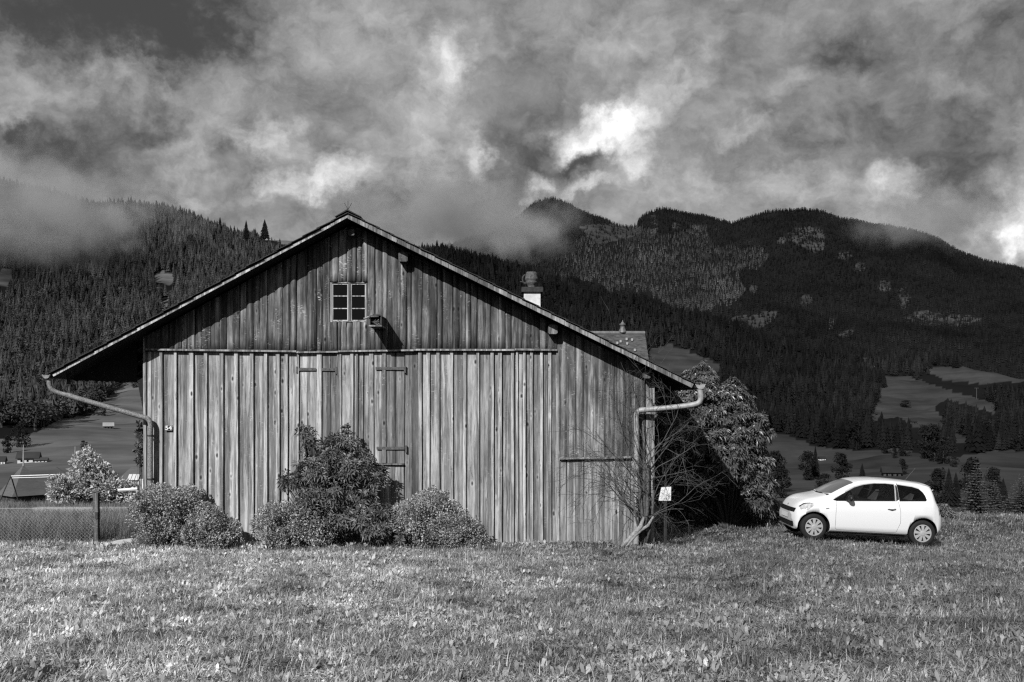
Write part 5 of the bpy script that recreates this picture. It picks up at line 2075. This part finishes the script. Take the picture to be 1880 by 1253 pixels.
T_TOP = [(0, .585), (.03, .65), (.09, .725), (.2, .815), (.35, .875), (.55, .935), (.75, .98), (.88, 1.012), (1.0, 1.08), (1.2, 1.20), (1.4, 1.305), (1.6, 1.372), (1.8, 1.408), (2.05, 1.428), (2.4, 1.428), (2.8, 1.412), (3.1, 1.384), (3.22, 1.355), (3.29, 1.28), (3.35, 1.12), (3.40, .96), (3.44, .83), (3.51, .71), (3.57, .60)]
T_BOT = [(0, .44), (.03, .27), (.1, .20), (.25, .18), (.9, .185), (2.7, .20), (3.2, .22), (3.45, .27), (3.54, .36), (3.57, .50)]
T_W = [(0, .47), (.03, .57), (.08, .66), (.18, .735), (.35, .785), (.6, .81), (1, .82), (2.6, .82), (3.0, .815), (3.25, .79), (3.42, .745), (3.52, .67), (3.57, .55)]
T_SH = [(0, .53), (.05, .60), (.12, .67), (.3, .77), (.6, .86), (.9, .88), (1.2, .90), (2, .94), (3, .985), (3.25, .99), (3.38, .90), (3.47, .74), (3.57, .55)]
T_WSH = [(0, .80), (.3, .88), (.8, .92), (1.1, .95), (3.0, .955), (3.3, .95), (3.57, .95)]
T_WR = [(0, .6), (.3, .72), (.8, .74), (1.0, .72), (1.5, .69), (2.2, .69), (3.0, .67), (3.3, .68), (3.57, .6)]
T_DZ = [(0, .02), (.8, .025), (1.2, .04), (2, .05), (3.1, .045), (3.57, .03)]


def section(s):
    zb, zt = cint(T_BOT, s), cint(T_TOP, s)
    w_ = cint(T_W, s)
    zs = min(cint(T_SH, s), zt - 0.03)
    zb = min(zb, zs - 0.05)
    ws, wr_ = w_ * cint(T_WSH, s), w_ * cint(T_WR, s)
    zr = max(zt - cint(T_DZ, s), zs + 0.5 * (zt - zs))
    h = zs - zb
    pts_ = [(0, zb), (.5 * w_, zb), (.86 * w_, zb + .01), (.965 * w_, zb + .07 * min(1, h / .3)), (.985 * w_, zb + .22 * h), (1.0 * w_, zb + .45 * h), (1.0 * w_, zb + .65 * h), (.99 * w_, zb + .85 * h), (ws, zs),
            (ws * .76 + wr_ * .24, zs * .72 + zr * .28), (ws * .42 + wr_ * .58 + .006, zs * .36 + zr * .64), (wr_, zr), (wr_ * .84, zr + .55 * (zt - zr)), (wr_ * .5, zr + .88 * (zt - zr)), (wr_ * .2, zt - .001), (0, zt)]
    return pts_


SX = np.concatenate([np.linspace(0, 0.3, 14), np.linspace(0.34, 3.2, 60), np.linspace(3.23, CL, 16)])
SEC = [section(float(s)) for s in SX]


def side_y(s, z):
    sec = section(s)
    q = sec[3:12]
    return float(np.interp(z, [p[1] for p in q], [p[0] for p in q]))


def top_z(s, y):
    sec = section(s)
    q = sec[10:][::-1]
    return float(np.interp(abs(y), [p[0] for p in q], [p[1] for p in q]))


car = empty('parked_car', (0, 0, 0))
label(car, 'small white three-door hatchback parked on the grass', 'car')


def cpt(s, y, z):
    # short overhangs: the ends are drawn in towards the axles
    if s < 0.5:
        s = 0.5 - (0.5 - s) * 0.68
    elif s > 3.2:
        s = 3.2 + (s - 3.2) * 0.88
    return (s - 1.81, y, z)


def cpr(s, y, z):
    return (s - 1.81, y, z)


def build_body():
    b = MB()
    n = len(SEC[0])
    ring = 2 * n - 2
    for s, sec in zip(SX, SEC):
        half = [cpt(s, -p[0], p[1]) for p in sec]
        other = [cpt(s, p[0], p[1]) for p in sec[1:-1]][::-1]
        b.v.extend(half + other)
    for i in range(len(SX) - 1):
        for k in range(ring):
            k2 = (k + 1) % ring
            b.f.append((i * ring + k, (i + 1) * ring + k, (i + 1) * ring + k2, i * ring + k2))
            b.m.append(0)
    b.f.append(tuple(range(ring)))
    b.m.append(0)
    b.f.append(tuple((len(SX) - 1) * ring + k for k in range(ring))[::-1])
    b.m.append(0)
    o = b.build('body', [M_PAINT, M_BLACKP], car, smooth=True)
    bm = bmesh.new()
    bm.from_mesh(o.data)
    bmesh.ops.recalc_face_normals(bm, faces=bm.faces)
    bm.to_mesh(o.data)
    bm.free()
    # wheel houses
    cut = MB()
    for ws in (0.60, 3.02):
        for sg in (-1, 1):
            n2 = 36
            vs_ = []
            for yy in (0.50 * sg, 1.1 * sg):
                for k in range(n2):
                    a = 2 * math.pi * k / n2
                    vs_.append(cpr(ws + 0.345 * math.cos(a), yy, 0.295 + 0.345 * math.sin(a)))
            fs = [(k, (k + 1) % n2, n2 + (k + 1) % n2, n2 + k) for k in range(n2)] + [tuple(range(n2))[::-1], tuple(range(n2, 2 * n2))]
            cut.add(vs_, fs, 1)
    for poly in (FW, RW):
        mx_ = sum(p[0] for p in poly) / len(poly)
        mz_ = sum(p[1] for p in poly) / len(poly)
        pp = [(mx_ + (p[0] - mx_) * 0.985 - 1.81, mz_ + (p[1] - mz_) * 0.97) for p in poly]
        cut.prism(pp, -1.2, 1.2, 1)
    # cabin behind the openings, down to seat height
    cut.prism([(1.22 - 1.81, 0.80), (3.02 - 1.81, 0.80), (2.96 - 1.81, 1.12), (2.85 - 1.81, 1.24), (2.4 - 1.81, 1.29), (1.9 - 1.81, 1.29), (1.6 - 1.81, 1.20)], -0.52, 0.52, 1)
    co = cut.build('cutter', [M_PAINT, M_BLACKP])
    bm = bmesh.new()
    bm.from_mesh(co.data)
    bmesh.ops.recalc_face_normals(bm, faces=bm.faces)
    bm.to_mesh(co.data)
    bm.free()
    md = o.modifiers.new('arches', 'BOOLEAN')
    md.operation = 'DIFFERENCE'
    md.solver = 'EXACT'
    md.object = co
    bpy.context.view_layer.update()
    me = bpy.data.meshes.new_from_object(o.evaluated_get(bpy.context.evaluated_depsgraph_get()))
    o.modifiers.clear()
    o.data = me
    bpy.data.objects.remove(co)
    for p in me.polygons:
        p.use_smooth = len(p.vertices) < 12 and p.material_index == 0
    return o


def side_panel(name, poly, material, off=0.006, rows=8, cols=10, sides=(-1, 1), parent=None):
    """a panel following the flank; poly is its outline in length and height"""
    zs = [p[1] for p in poly]
    z0, z1 = min(zs), max(zs)
    for sg in sides:
        b = MB()
        for j in range(rows + 1):
            z = z0 + (z1 - z0) * (j / rows)
            zc = min(max(z, z0 + 1e-4), z1 - 1e-4)
            xs_ = []
            for i in range(len(poly)):
                (xa, za), (xb, zb) = poly[i], poly[(i + 1) % len(poly)]
                if (za - zc) * (zb - zc) <= 0 and za != zb:
                    xs_.append(xa + (xb - xa) * (zc - za) / (zb - za))
            a, c = min(xs_), max(xs_)
            for i in range(cols + 1):
                s = a + (c - a) * i / cols
                b.v.append(cpt(s, sg * (side_y(s, z) + off), z))
        for j in range(rows):
            for i in range(cols):
                q = (j * (cols + 1) + i, j * (cols + 1) + i + 1, (j + 1) * (cols + 1) + i + 1, (j + 1) * (cols + 1) + i)
                b.f.append(q if sg < 0 else q[::-1])
                b.m.append(0)
        b.build(name, material, parent or car, smooth=True)


FW = [(0.98, .908), (1.06, .897), (2.375, .968), (2.395, 1.336), (2.2, 1.343), (1.95, 1.333), (1.7, 1.288), (1.5, 1.220), (1.26, 1.085)]
RW = [(2.465, .973), (3.05, 1.003), (3.09, 1.03), (3.06, 1.13), (3.01, 1.205), (2.94, 1.266), (2.80, 1.302), (2.445, 1.336)]
build_body()
side_panel('side_window', FW, M_CARGLASS, rows=12)
side_panel('side_window', RW, M_CARGLASS, rows=10)
side_panel('window_pillar', [(2.380, .970), (2.460, .974), (2.440, 1.335), (2.400, 1.337)], M_BLACKP, off=0.008, cols=2)
side_panel('pillar_trim', [(2.385, .975), (2.395, .975), (2.408, 1.333), (2.400, 1.335)], M_ZINC, off=0.0095, cols=1)
# windscreen and rear window


def top_panel(name, s0, s1, k0, k1, material, bulge=0.0, off=0.006, parent=None):
    b = MB()
    rows, cols = 12, 14
    for j in range(rows + 1):
        for i in range(cols + 1):
            v = -1 + 2 * i / cols
            s = s0 + (s1 - s0) * j / rows + bulge * (1 - j / rows) * (v * v)
            sec = section(s)
            y = v * (k0 + (k1 - k0) * j / rows) * sec[11][0]
            b.v.append(cpt(s - off, y, top_z(s, y) + off))
    for j in range(rows):
        for i in range(cols):
            b.f.append((j * (cols + 1) + i, (j + 1) * (cols + 1) + i, (j + 1) * (cols + 1) + i + 1, j * (cols + 1) + i + 1))
            b.m.append(0)
    return b.build(name, material, parent or car, smooth=True)


top_panel('windscreen', 0.90, 1.50, 0.98, 0.93, M_SCREEN, bulge=0.10)
top_panel('wiper_tray', 0.865, 0.905, 1.0, 0.99, M_BLACKP, bulge=0.10, off=0.005)
# panel gaps
for sg in (-1, 1):
    b = MB()
    for path in ([(1.06, .89), (1.055, .6), (1.06, .30), (1.10, .27)], [(1.10, .27), (1.6, .268), (2.32, .272), (2.42, .29)], [(2.42, .29), (2.50, .50), (2.49, .75), (2.44, .96)]):
        for i in range(len(path) - 1):
            for q in range(6):
                a = (path[i][0] + (path[i + 1][0] - path[i][0]) * q / 6, path[i][1] + (path[i + 1][1] - path[i][1]) * q / 6)
                c = (path[i][0] + (path[i + 1][0] - path[i][0]) * (q + 1) / 6, path[i][1] + (path[i + 1][1] - path[i][1]) * (q + 1) / 6)
                b.tube([cpt(a[0], sg * side_y(*a), a[1]), cpt(c[0], sg * side_y(*c), c[1])], 0.0032, 4)
    b.build('door_gap', M_SEAM, car)
side_panel('headlight', [(0.20, .655), (0.42, .675), (0.56, .76), (0.575, .80), (0.50, .812), (0.33, .79), (0.19, .71)], M_LAMP, off=0.005, rows=8, cols=8)
side_panel('headlight_rim', [(0.185, .71), (0.33, .79), (0.50, .812), (0.58, .80), (0.575, .815), (0.49, .825), (0.32, .805), (0.18, .725)], M_BLACKP, off=0.007, rows=8, cols=8)
side_panel('tail_light', [(3.40, .70), (3.50, .72), (3.47, .86), (3.39, .97), (3.35, .97)], M_TAIL, off=0.006, rows=6, cols=3)
side_panel('turn_marker', [(0.83, .715), (0.90, .718), (0.90, .742), (0.83, .739)], M_SEAM, off=0.006, rows=2, cols=2)
# door handle with its recess
for sg in (-1, 1):
    b = MB()
    z, s0 = .785, 2.20
    b.tube([cpt(s0 + 0.0, sg * (side_y(s0, z) + .004), z), cpt(s0 + .09, sg * (side_y(s0, z) + .004), z), cpt(s0 + .18, sg * (side_y(s0, z) + .003), z)], [0.006, 0.026, 0.006], 10)
    h = b.build('handle_recess', M_BLACKP, car)
    b = MB()
    z = .802
    b.tube([cpt(s0 + .03, sg * (side_y(s0, z) + .012), z), cpt(s0 + .10, sg * (side_y(s0, z) + .034), z + .004), cpt(s0 + .175, sg * (side_y(s0, z) + .014), z)], [0.012, 0.016, 0.010], 8)
    b.build('door_handle', M_PAINT, car, smooth=True)
    # mirror: dark foot and shell
    b = MB()
    y0 = side_y(1.30, .95)
    b.tube([cpt(1.28, sg * (y0 - .02), .935), cpt(1.30, sg * (y0 + .06), .945), cpt(1.31, sg * (y0 + .13), .965)], [0.04, 0.03, 0.03], 8)
    b.build('mirror_foot', M_BLACKP, car, smooth=True)
    b = MB()
    c = cpt(1.33, sg * (y0 + .16), .985)
    prof = []
    for i in range(9):
        a = math.pi * i / 8
        ring = []
        for k in range(12):
            t = 2 * math.pi * k / 12
            ring.append((c[0] + 0.055 * math.cos(a) * 1.0, c[1] + 0.105 * math.sin(a) ** 0.7 * math.cos(t), c[2] + 0.075 * math.sin(a) ** 0.7 * math.sin(t)))
        prof.append(ring)
    for ring in prof:
        b.v.extend(ring)
    for i in range(8):
        for k in range(12):
            k2 = (k + 1) % 12
            b.f.append((i * 12 + k, i * 12 + k2, (i + 1) * 12 + k2, (i + 1) * 12 + k))
            b.m.append(0)
    b.build('mirror', M_BLACKP, car, smooth=True)


def nose(name, z0, z1, ymax, material, off=0.012, rows=5, cols=16, curve=0.0):
    """a piece wrapped round the front end"""
    b = MB()
    for j in range(rows + 1):
        z = z0 + (z1 - z0) * j / rows
        for i in range(cols + 1):
            y = -ymax + 2 * ymax * i / cols
            zz = z - curve * (y / ymax) ** 2
            # how far back the nose lies at this height and width
            lo, hi = 0.0, 0.6
            for _ in range(18):
                md = (lo + hi) / 2
                sec = section(md)
                ins = False
                if sec[0][1] <= zz <= sec[-1][1]:
                    if zz <= sec[11][1]:
                        q = sec[2:12]
                        yy = float(np.interp(zz, [p[1] for p in q], [p[0] for p in q]))
                    else:
                        q = sec[11:]
                        yy = float(np.interp(zz, [p[1] for p in q], [p[0] for p in q]))
                    ins = abs(y) <= yy
                if ins:
                    hi = md
                else:
                    lo = md
            b.v.append(cpt(hi - off, y * (1 + off * .6), zz))
    for j in range(rows):
        for i in range(cols):
            b.f.append((j * (cols + 1) + i, j * (cols + 1) + i + 1, (j + 1) * (cols + 1) + i + 1, (j + 1) * (cols + 1) + i)[::-1])
            b.m.append(0)
    return b.build(name, material, car, smooth=True)


nose('grille', 0.585, 0.675, 0.56, M_BLACKP, off=0.010)
nose('lower_intake', 0.27, 0.375, 0.57, M_BLACKP, off=0.012)
nose('front_lip', 0.215, 0.25, 0.62, M_PAINT, off=0.035, rows=2)
nose('number_plate', 0.43, 0.535, 0.26, M_PAINTW, off=0.018, rows=2)
nose('badge', 0.70, 0.735, 0.035, M_RIM, off=0.012, rows=2, cols=4)
# roof spoiler, antenna, sill
b = MB()
rows = []
for (s, dz, wk) in ((3.02, .004, .97), (3.14, .012, .98), (3.26, .012, .97), (3.335, .0, .94), (3.325, -.045, .92), (3.22, -.05, .92)):
    sec = section(min(s, 3.2))
    zt = section(min(s, 3.2))[11][1] - (0.0 if s <= 3.2 else (s - 3.2) * 0.35)
    ring = []
    for i in range(13):
        v = -1 + 2 * i / 12
        y = v * wk * sec[11][0]
        ring.append(cpt(s, y, top_z(min(s, 3.2), y) - (0 if s <= 3.2 else (s - 3.2) * 0.36) + dz))
    rows.append(ring)
for r_ in rows:
    b.v.extend(r_)
for j in range(len(rows) - 1):
    for i in range(12):
        b.f.append((j * 13 + i, j * 13 + i + 1, (j + 1) * 13 + i + 1, (j + 1) * 13 + i))
        b.m.append(0)
b.build('spoiler', M_PAINT, car, smooth=True)
b = MB()
b.tube([cpt(2.86, 0, 1.40), cpt(3.09, 0, 1.70)], [0.006, 0.004], 5)
b.tube([cpt(2.83, 0, 1.395), cpt(2.89, 0, 1.42)], 0.02, 6)
b.build('antenna', M_BLACKP, car)
for sg in (-1, 1):
    b = MB()
    b.tube([cpt(0.95, sg * .66, .175), cpt(1.8, sg * .67, .175), cpt(2.66, sg * .66, .185)], 0.022, 6)
    b.build('sill', M_BLACKP, car)


# seats and steering wheel behind the glass
for (s0, y0) in ((1.95, -0.30), (1.95, 0.30), (2.75, -0.30), (2.75, 0.30)):
    b = MB()
    b.add([cpt(s0 - .06, y0 - .2, .80), cpt(s0 - .06, y0 + .2, .80), cpt(s0 + .10, y0 + .15, 1.14), cpt(s0 + .10, y0 - .15, 1.14),
           cpt(s0 + .05, y0 - .2, .80), cpt(s0 + .05, y0 + .2, .80), cpt(s0 + .17, y0 + .13, 1.12), cpt(s0 + .17, y0 - .13, 1.12)],
          [(0, 3, 2, 1), (4, 5, 6, 7), (3, 7, 6, 2), (0, 4, 7, 3), (1, 2, 6, 5)])
    b.add([cpt(s0 + .10, y0 - .10, 1.15), cpt(s0 + .10, y0 + .10, 1.15), cpt(s0 + .14, y0 + .09, 1.29), cpt(s0 + .14, y0 - .09, 1.29),
           cpt(s0 + .18, y0 - .10, 1.15), cpt(s0 + .18, y0 + .10, 1.15), cpt(s0 + .19, y0 + .09, 1.28), cpt(s0 + .19, y0 - .09, 1.28)],
          [(0, 3, 2, 1), (4, 5, 6, 7), (3, 7, 6, 2), (0, 4, 7, 3), (1, 2, 6, 5), (0, 1, 5, 4)])
    b.build('seat', M_SEAT, car)
b = MB()
ring = [cpt(1.46 + 0.06 * math.sin(a), -0.30 + 0.17 * math.cos(a), 0.93 + 0.16 * math.sin(a)) for a in np.linspace(0, 2 * math.pi, 22)]
b.tube(ring, 0.014, 6)
b.build('steering_wheel', M_BLACKP, car)


# wheels: tyre, spoked cover
def wheel(ws, sg):
    e = empty('wheel', cpr(ws, sg * 0.70, 0.293))
    e.parent = car
    b = MB()
    r = 0.293
    prof = [(0.19, -0.075), (0.225, -0.085), (0.262, -0.083), (0.284, -0.068), (r, -0.045), (r, 0.045), (0.284, 0.068), (0.262, 0.083), (0.225, 0.085), (0.19, 0.075)]
    b.lathe(prof, (0, 0, 0), axis='y', n=40)
    t = b.build('tyre', M_TYRE, None, smooth=True)
    t.parent = e
    b = MB()
    b.lathe([(0.192, 0.055 * sg), (0.0, 0.045 * sg)], (0, 0, 0), axis='y', n=30)
    d_ = b.build('wheel_disc', M_BLACKP, None)
    d_.parent = e
    b = MB()
    b.lathe([(0.196, 0.060 * sg), (0.196, 0.080 * sg), (0.178, 0.082 * sg), (0.172, 0.064 * sg)], (0, 0, 0), axis='y', n=40)
    b.lathe([(0.062, 0.066 * sg), (0.058, 0.088 * sg), (0.030, 0.094 * sg), (0.0, 0.094 * sg)], (0, 0, 0), axis='y', n=24)
    nsp = 9
    for k in range(nsp):
        a = 2 * math.pi * k / nsp + 0.2
        vs_ = []
        for (rr, hw_, yy) in ((0.045, 0.021, 0.084), (0.11, 0.026, 0.082), (0.18, 0.036, 0.078)):
            for q in (-1, 1):
                x_, z_ = rr, q * hw_
                vs_.append((x_ * math.cos(a) - z_ * math.sin(a), yy * sg, x_ * math.sin(a) + z_ * math.cos(a)))
                vs_.append((x_ * math.cos(a) - z_ * 1.05 * math.sin(a), (yy - .022) * sg, x_ * math.sin(a) + z_ * 1.05 * math.cos(a)))
        b.add(vs_, [(0, 2, 6, 4), (4, 6, 10, 8), (0, 4, 5, 1), (4, 8, 9, 5), (2, 3, 7, 6), (6, 7, 11, 10)])
    c_ = b.build('wheel_cover', M_RIM, None)
    c_.parent = e
    return e


for ws in (0.60, 3.02):
    for sg in (-1, 1):
        wheel(ws, sg)
# set the car down on the sloping grass, nose slightly up
Wb = ((1494 + 1692.5) / 2, 22.14)
wx = (1593.2 - 940) * 22.14 / FPX
car.location = (wx, 22.14 + 0.79, EYE + (HOR - 974) * 22.14 / FPX - 0.293)
car.rotation_euler = (0, math.radians(3.4), 0)

# ------------------------------------------------------------------ grass
M_GRASS = leaf_mat('meadow grass', 0.42, trans=0.34, rough=0.38, spec=0.5, var=0.8, sward=True, rnd=False, vscale=1.2, patch=0.12, pscale=0.45)
M_HERB = leaf_mat('meadow herbs', 0.44, trans=0.32, rough=0.40, spec=0.5, var=0.8, sward=True, rnd=False, vscale=1.2, patch=0.12, pscale=0.45)
M_DRY = leaf_mat('long dry grass', 0.22, trans=0.3, rough=0.5, spec=0.3, var=0.5, rnd=True, vscale=0.7)
rg = random.Random(5)


def blade(b, p, a, ln, wd, bend, segs=3):
    dx, dy = math.cos(a), math.sin(a)
    sx, sy = -dy, dx
    vs_ = []
    for s in range(segs + 1):
        t = s / segs
        o_ = bend * ln * t * t
        z = ln * t * (1 - 0.35 * bend * t)
        wv_ = wd * (1 - t) ** 0.7 * 0.5
        c = (p[0] + dx * o_, p[1] + dy * o_, p[2] + z)
        if s == segs:
            vs_.append(c)
        else:
            vs_.append((c[0] + sx * wv_, c[1] + sy * wv_, c[2]))
            vs_.append((c[0] - sx * wv_, c[1] - sy * wv_, c[2]))
    fs = [(2 * s, 2 * s + 1, 2 * s + 3, 2 * s + 2) for s in range(segs - 1)] + [(2 * segs - 2, 2 * segs - 1, 2 * segs)]
    b.add(vs_, fs)


def grass_proto(n, rad, l0, l1, wd):
    b = MB()
    for k in range(n):
        r, a = rad * math.sqrt(rg.random()), rg.uniform(0, 6.28)
        blade(b, (r * math.cos(a), r * math.sin(a), -0.01), rg.uniform(0, 6.28), rg.uniform(l0, l1), wd * rg.uniform(0.7, 1.3), rg.uniform(0.2, 1.7))
    return b.build('g', M_GRASS)


def herb_proto(n, l0, l1, wd, up):
    b = MB()
    for k in range(n):
        a = 6.283 * k / n + rg.uniform(-.3, .3)
        d = Vector((math.cos(a), math.sin(a), rg.uniform(up * .5, up * 1.5)))
        p = Vector((0.01 * math.cos(a), 0.01 * math.sin(a), 0))
        ln = rg.uniform(l0, l1)
        w_ = wd * rg.uniform(.8, 1.2)
        d.normalize()
        s = d.cross(Vector((0, 0, 1))).normalized()
        m1 = p + d * ln * .35
        m2 = p + d * ln * .72 - Vector((0, 0, .08 * ln))
        tip = p + d * ln - Vector((0, 0, .25 * ln))
        b.add([p, m1 + s * w_ * .38, m1 - s * w_ * .38, m2 + s * w_ * .5, m2 - s * w_ * .5, tip], [(0, 2, 1), (1, 2, 4, 3), (3, 4, 5)])
    return b.build('h', M_HERB)


def clover_proto(n):
    b = MB()
    for k in range(n):
        r, a = 0.07 * math.sqrt(rg.random()), rg.uniform(0, 6.28)
        c = Vector((r * math.cos(a), r * math.sin(a), rg.uniform(.02, .07)))
        for q in range(3):
            t = a + 2.09 * q
            d = Vector((math.cos(t), math.sin(t), rg.uniform(-.1, .5))).normalized()
            s = d.cross(Vector((0, 0, 1))).normalized()
            b.add([c, c + d * .012 + s * .009, c + d * .024, c + d * .012 - s * .009], [(0, 1, 2, 3)])
    return b.build('c', M_HERB)


protos = [grass_proto(20, 0.09, 0.04, 0.11, 0.0125) for _ in range(4)] + [grass_proto(14, 0.07, 0.09, 0.20, 0.010) for _ in range(2)] \
    + [herb_proto(9, 0.06, 0.12, 0.018, 1.1) for _ in range(2)] + [herb_proto(9, 0.05, 0.09, 0.017, 1.6), herb_proto(9, 0.10, 0.17, 0.024, 1.6)] + [clover_proto(22), clover_proto(16)]
wts = np.array([.11, .11, .11, .11, .04, .04, .13, .13, .13, .03, .04, .02])
wts /= wts.sum()
gr_ = np.random.default_rng(8)


def grass_points(n, y0, y1, dens_pow=1.0, xpad=1.12, xlim=None):
    # even on the ground inside the strip of meadow seen between y0 and y1 (plus a margin)
    yy = np.sqrt(gr_.uniform(y0 ** 2, y1 ** 2, n))
    xx = gr_.uniform(-1, 1, n) * (940 / FPX) * yy * xpad
    return xx, yy


XX, YY = [], []
for n, a, c in ((25000, 6.6, 11.0), (33000, 11.0, 16.0), (42000, 16.0, 21.6), (31000, 21.6, 30.5)):
    x, y = grass_points(n, a, c)
    XX.append(x)
    YY.append(y)
XX, YY = np.concatenate(XX), np.concatenate(YY)
barn_in = (XX > bx(266)) & (XX < bx(1200)) & (YY > 20.93)
slab_in = (XX > P(188, 1000, 21).x) & (XX < P(250, 1000, 21).x) & (YY > 20.35) & (YY < 22)
leftback = (XX < bx(266)) & (YY > 24)
keep = ~(barn_in | slab_in | leftback)
XX, YY = XX[keep], YY[keep]
ZZ = np.array([ground_z(float(x), float(y)) for x, y in zip(XX, YY)])
n = len(XX)
idx = gr_.choice(len(protos), n, p=wts)
# herbs gather in patches
for k in range(n):
    q = noise.noise(Vector((XX[k] * 0.6, YY[k] * 0.6, 4.0)))
    if idx[k] >= 6 and q < -0.15 and gr_.random() < 0.6:
        idx[k] = gr_.integers(0, 4)
    if 20.0 < YY[k] < 20.95 and -8 < XX[k] < 2 and gr_.random() < 0.45:
        idx[k] = 9 if gr_.random() < 0.35 else gr_.integers(6, 9)
s = gr_.uniform(0.85, 1.5, n)
for k in range(n):
    s[k] *= 0.95 + 0.15 * noise.noise(Vector((XX[k] * 0.35, YY[k] * 0.35, 1.0)))
    if 19.8 < YY[k] < 20.95 and XX[k] < 2.2:
        s[k] *= 1.25
    if YY[k] > 24:
        s[k] *= 1.05
rot = np.zeros((n, 3))
rot[:, 2] = gr_.uniform(0, 6.28, n)
rot[:, 0] = gr_.normal(0, 0.12, n)
rot[:, 1] = gr_.normal(0, 0.12, n)
g_ = gn_scatter('meadow_grass', np.stack([XX, YY, ZZ], 1), rot, np.stack([s] * 3, 1), idx, protos, 'sunlit meadow of short grass and broad-leaved herbs in front of the barn', 'grass')

# long grass behind the wire fence
def long_proto(n, l0, l1):
    b = MB()
    for k in range(n):
        blade(b, (rg.uniform(-.12, .12), rg.uniform(-.12, .12), 0), rg.uniform(0, 6.28), rg.uniform(l0, l1), 0.008, rg.uniform(0.15, 0.9), segs=6)
    return b.build('l', M_DRY)


lp = [long_proto(26, 0.35, 0.75), long_proto(22, 0.3, 0.6), long_proto(12, 0.5, 0.95)]
m_ = 1900
xx = gr_.uniform(P(-120, 0, 22).x, bx(262), m_)
yy = gr_.uniform(21.35, 27, m_)
zz = np.array([ground_z(float(a), float(c)) for a, c in zip(xx, yy)])
path_in = (xx > P(195, 0, 22).x) & (yy < 22.3)
xx, yy, zz = xx[~path_in], yy[~path_in], zz[~path_in]
m_ = len(xx)
rot = np.zeros((m_, 3))
rot[:, 2] = gr_.uniform(0, 6.28, m_)
ls = gr_.uniform(.7, 1.15, m_)
gn_scatter('long_grass', np.stack([xx, yy, zz], 1), rot, np.stack([ls] * 3, 1), gr_.choice(3, m_, p=[.5, .3, .2]), lp, 'tall unmown grass growing behind the wire fence', 'grass')
# rough grass farther back in the garden and over the meadow edge
m_ = 5000
xx = gr_.uniform(-26, -5, m_)
yy = gr_.uniform(27, 62, m_)
zz = np.array([ground_z(float(a), float(c)) for a, c in zip(xx, yy)])
rot = np.zeros((m_, 3))
rot[:, 2] = gr_.uniform(0, 6.28, m_)
gp = [long_proto(40, 0.15, 0.4), long_proto(40, 0.1, 0.3)]
gn_scatter('garden_grass', np.stack([xx, yy, zz], 1), rot, np.stack([gr_.uniform(.8, 1.5, m_)] * 3, 1), gr_.integers(0, 2, m_), gp, 'rough grass of the garden between fence and pavilions', 'grass')


# ------------------------------------------------------------------ cloud hanging on the ridges
def mist(name, lab, x, y, d, rx, ry, rz, dens, seed, fscale=1.0, tone=0.66):
    """a bank of drifting cloud: an egg-shaped body of air whose droplets thin out to nothing at its rim"""
    c = P(x, y, d)
    k = d / FPX
    b = MB()
    n1, n2 = 10, 16
    for i in range(n1 + 1):
        a = math.pi * i / n1
        for j in range(n2):
            t = 2 * math.pi * j / n2
            b.v.append((math.sin(a) * math.cos(t), math.sin(a) * math.sin(t), math.cos(a)))
    for i in range(n1):
        for j in range(n2):
            j2 = (j + 1) % n2
            b.f.append((i * n2 + j, (i + 1) * n2 + j, (i + 1) * n2 + j2, i * n2 + j2))
            b.m.append(0)
    m = bpy.data.materials.new(name)
    m.use_nodes = True
    nt = NT(m.node_tree)
    o_ = nt.n('ShaderNodeOutputMaterial')
    pv = nt.n('ShaderNodeVolumePrincipled')
    m.node_tree.links.new(pv.outputs[0], o_.inputs['Volume'])
    pv.inputs['Color'].default_value = (tone, tone, tone, 1)
    pv.inputs['Anisotropy'].default_value = 0.0
    tcn = nt.n('ShaderNodeTexCoord')
    ob = tcn.outputs['Object']
    geo = nt.n('ShaderNodeNewGeometry')
    rad = nt.vmath('LENGTH', ob)
    f = nt.noise(nt.vmath('ADD', nt.vmath('SCALE', geo.outputs['Position'], scale=0.013 * fscale), (seed, seed * .7, seed * 1.3)), 1.0, 6, 0.62)
    e = nt.rng(rad, 0.1, 1.0, 1.0, 0.0)
    dn_ = nt.math('MULTIPLY', nt.rng(nt.math('ADD', f, nt.math('MULTIPLY', nt.math('SUBTRACT', e, 0.5), 0.34)), 0.44, 0.70, smooth=True), nt.math('POWER', e, 0.6))
    nt.put(pv.inputs['Density'], nt.math('MULTIPLY', dn_, dens))
    o = b.build(name, m)
    o.location = c
    o.scale = (rx * k, ry, rz * k)
    o['kind'] = 'stuff'
    label(o, lab, 'cloud')
    return o


mist('mist_bank', 'grey cloud bank wrapped round the left hill top', 0, 388, 1450, 430, 440, 130, 0.018, 1.0, 1.0, 0.68)
mist('mist_bank', 'thin cloud wisp over the middle of the left forest slope', 60, 445, 1250, 240, 240, 60, 0.005, 3.0, 1.6)
mist('mist_bank', 'cloud bank hiding the ridge between barn roof and mountain', 830, 405, 1600, 300, 440, 75, 0.014, 5.0, 1.2, 0.6)
mist('mist_bank', 'cloud wisp falling off the shoulder of the right mountain', 1700, 405, 2800, 200, 420, 85, 0.005, 7.0, 0.8, 0.6)
mist('mist_bank', 'cloud wisp before the small peak left of the mountain', 955, 428, 2450, 160, 420, 60, 0.008, 11.0, 0.8, 0.6)
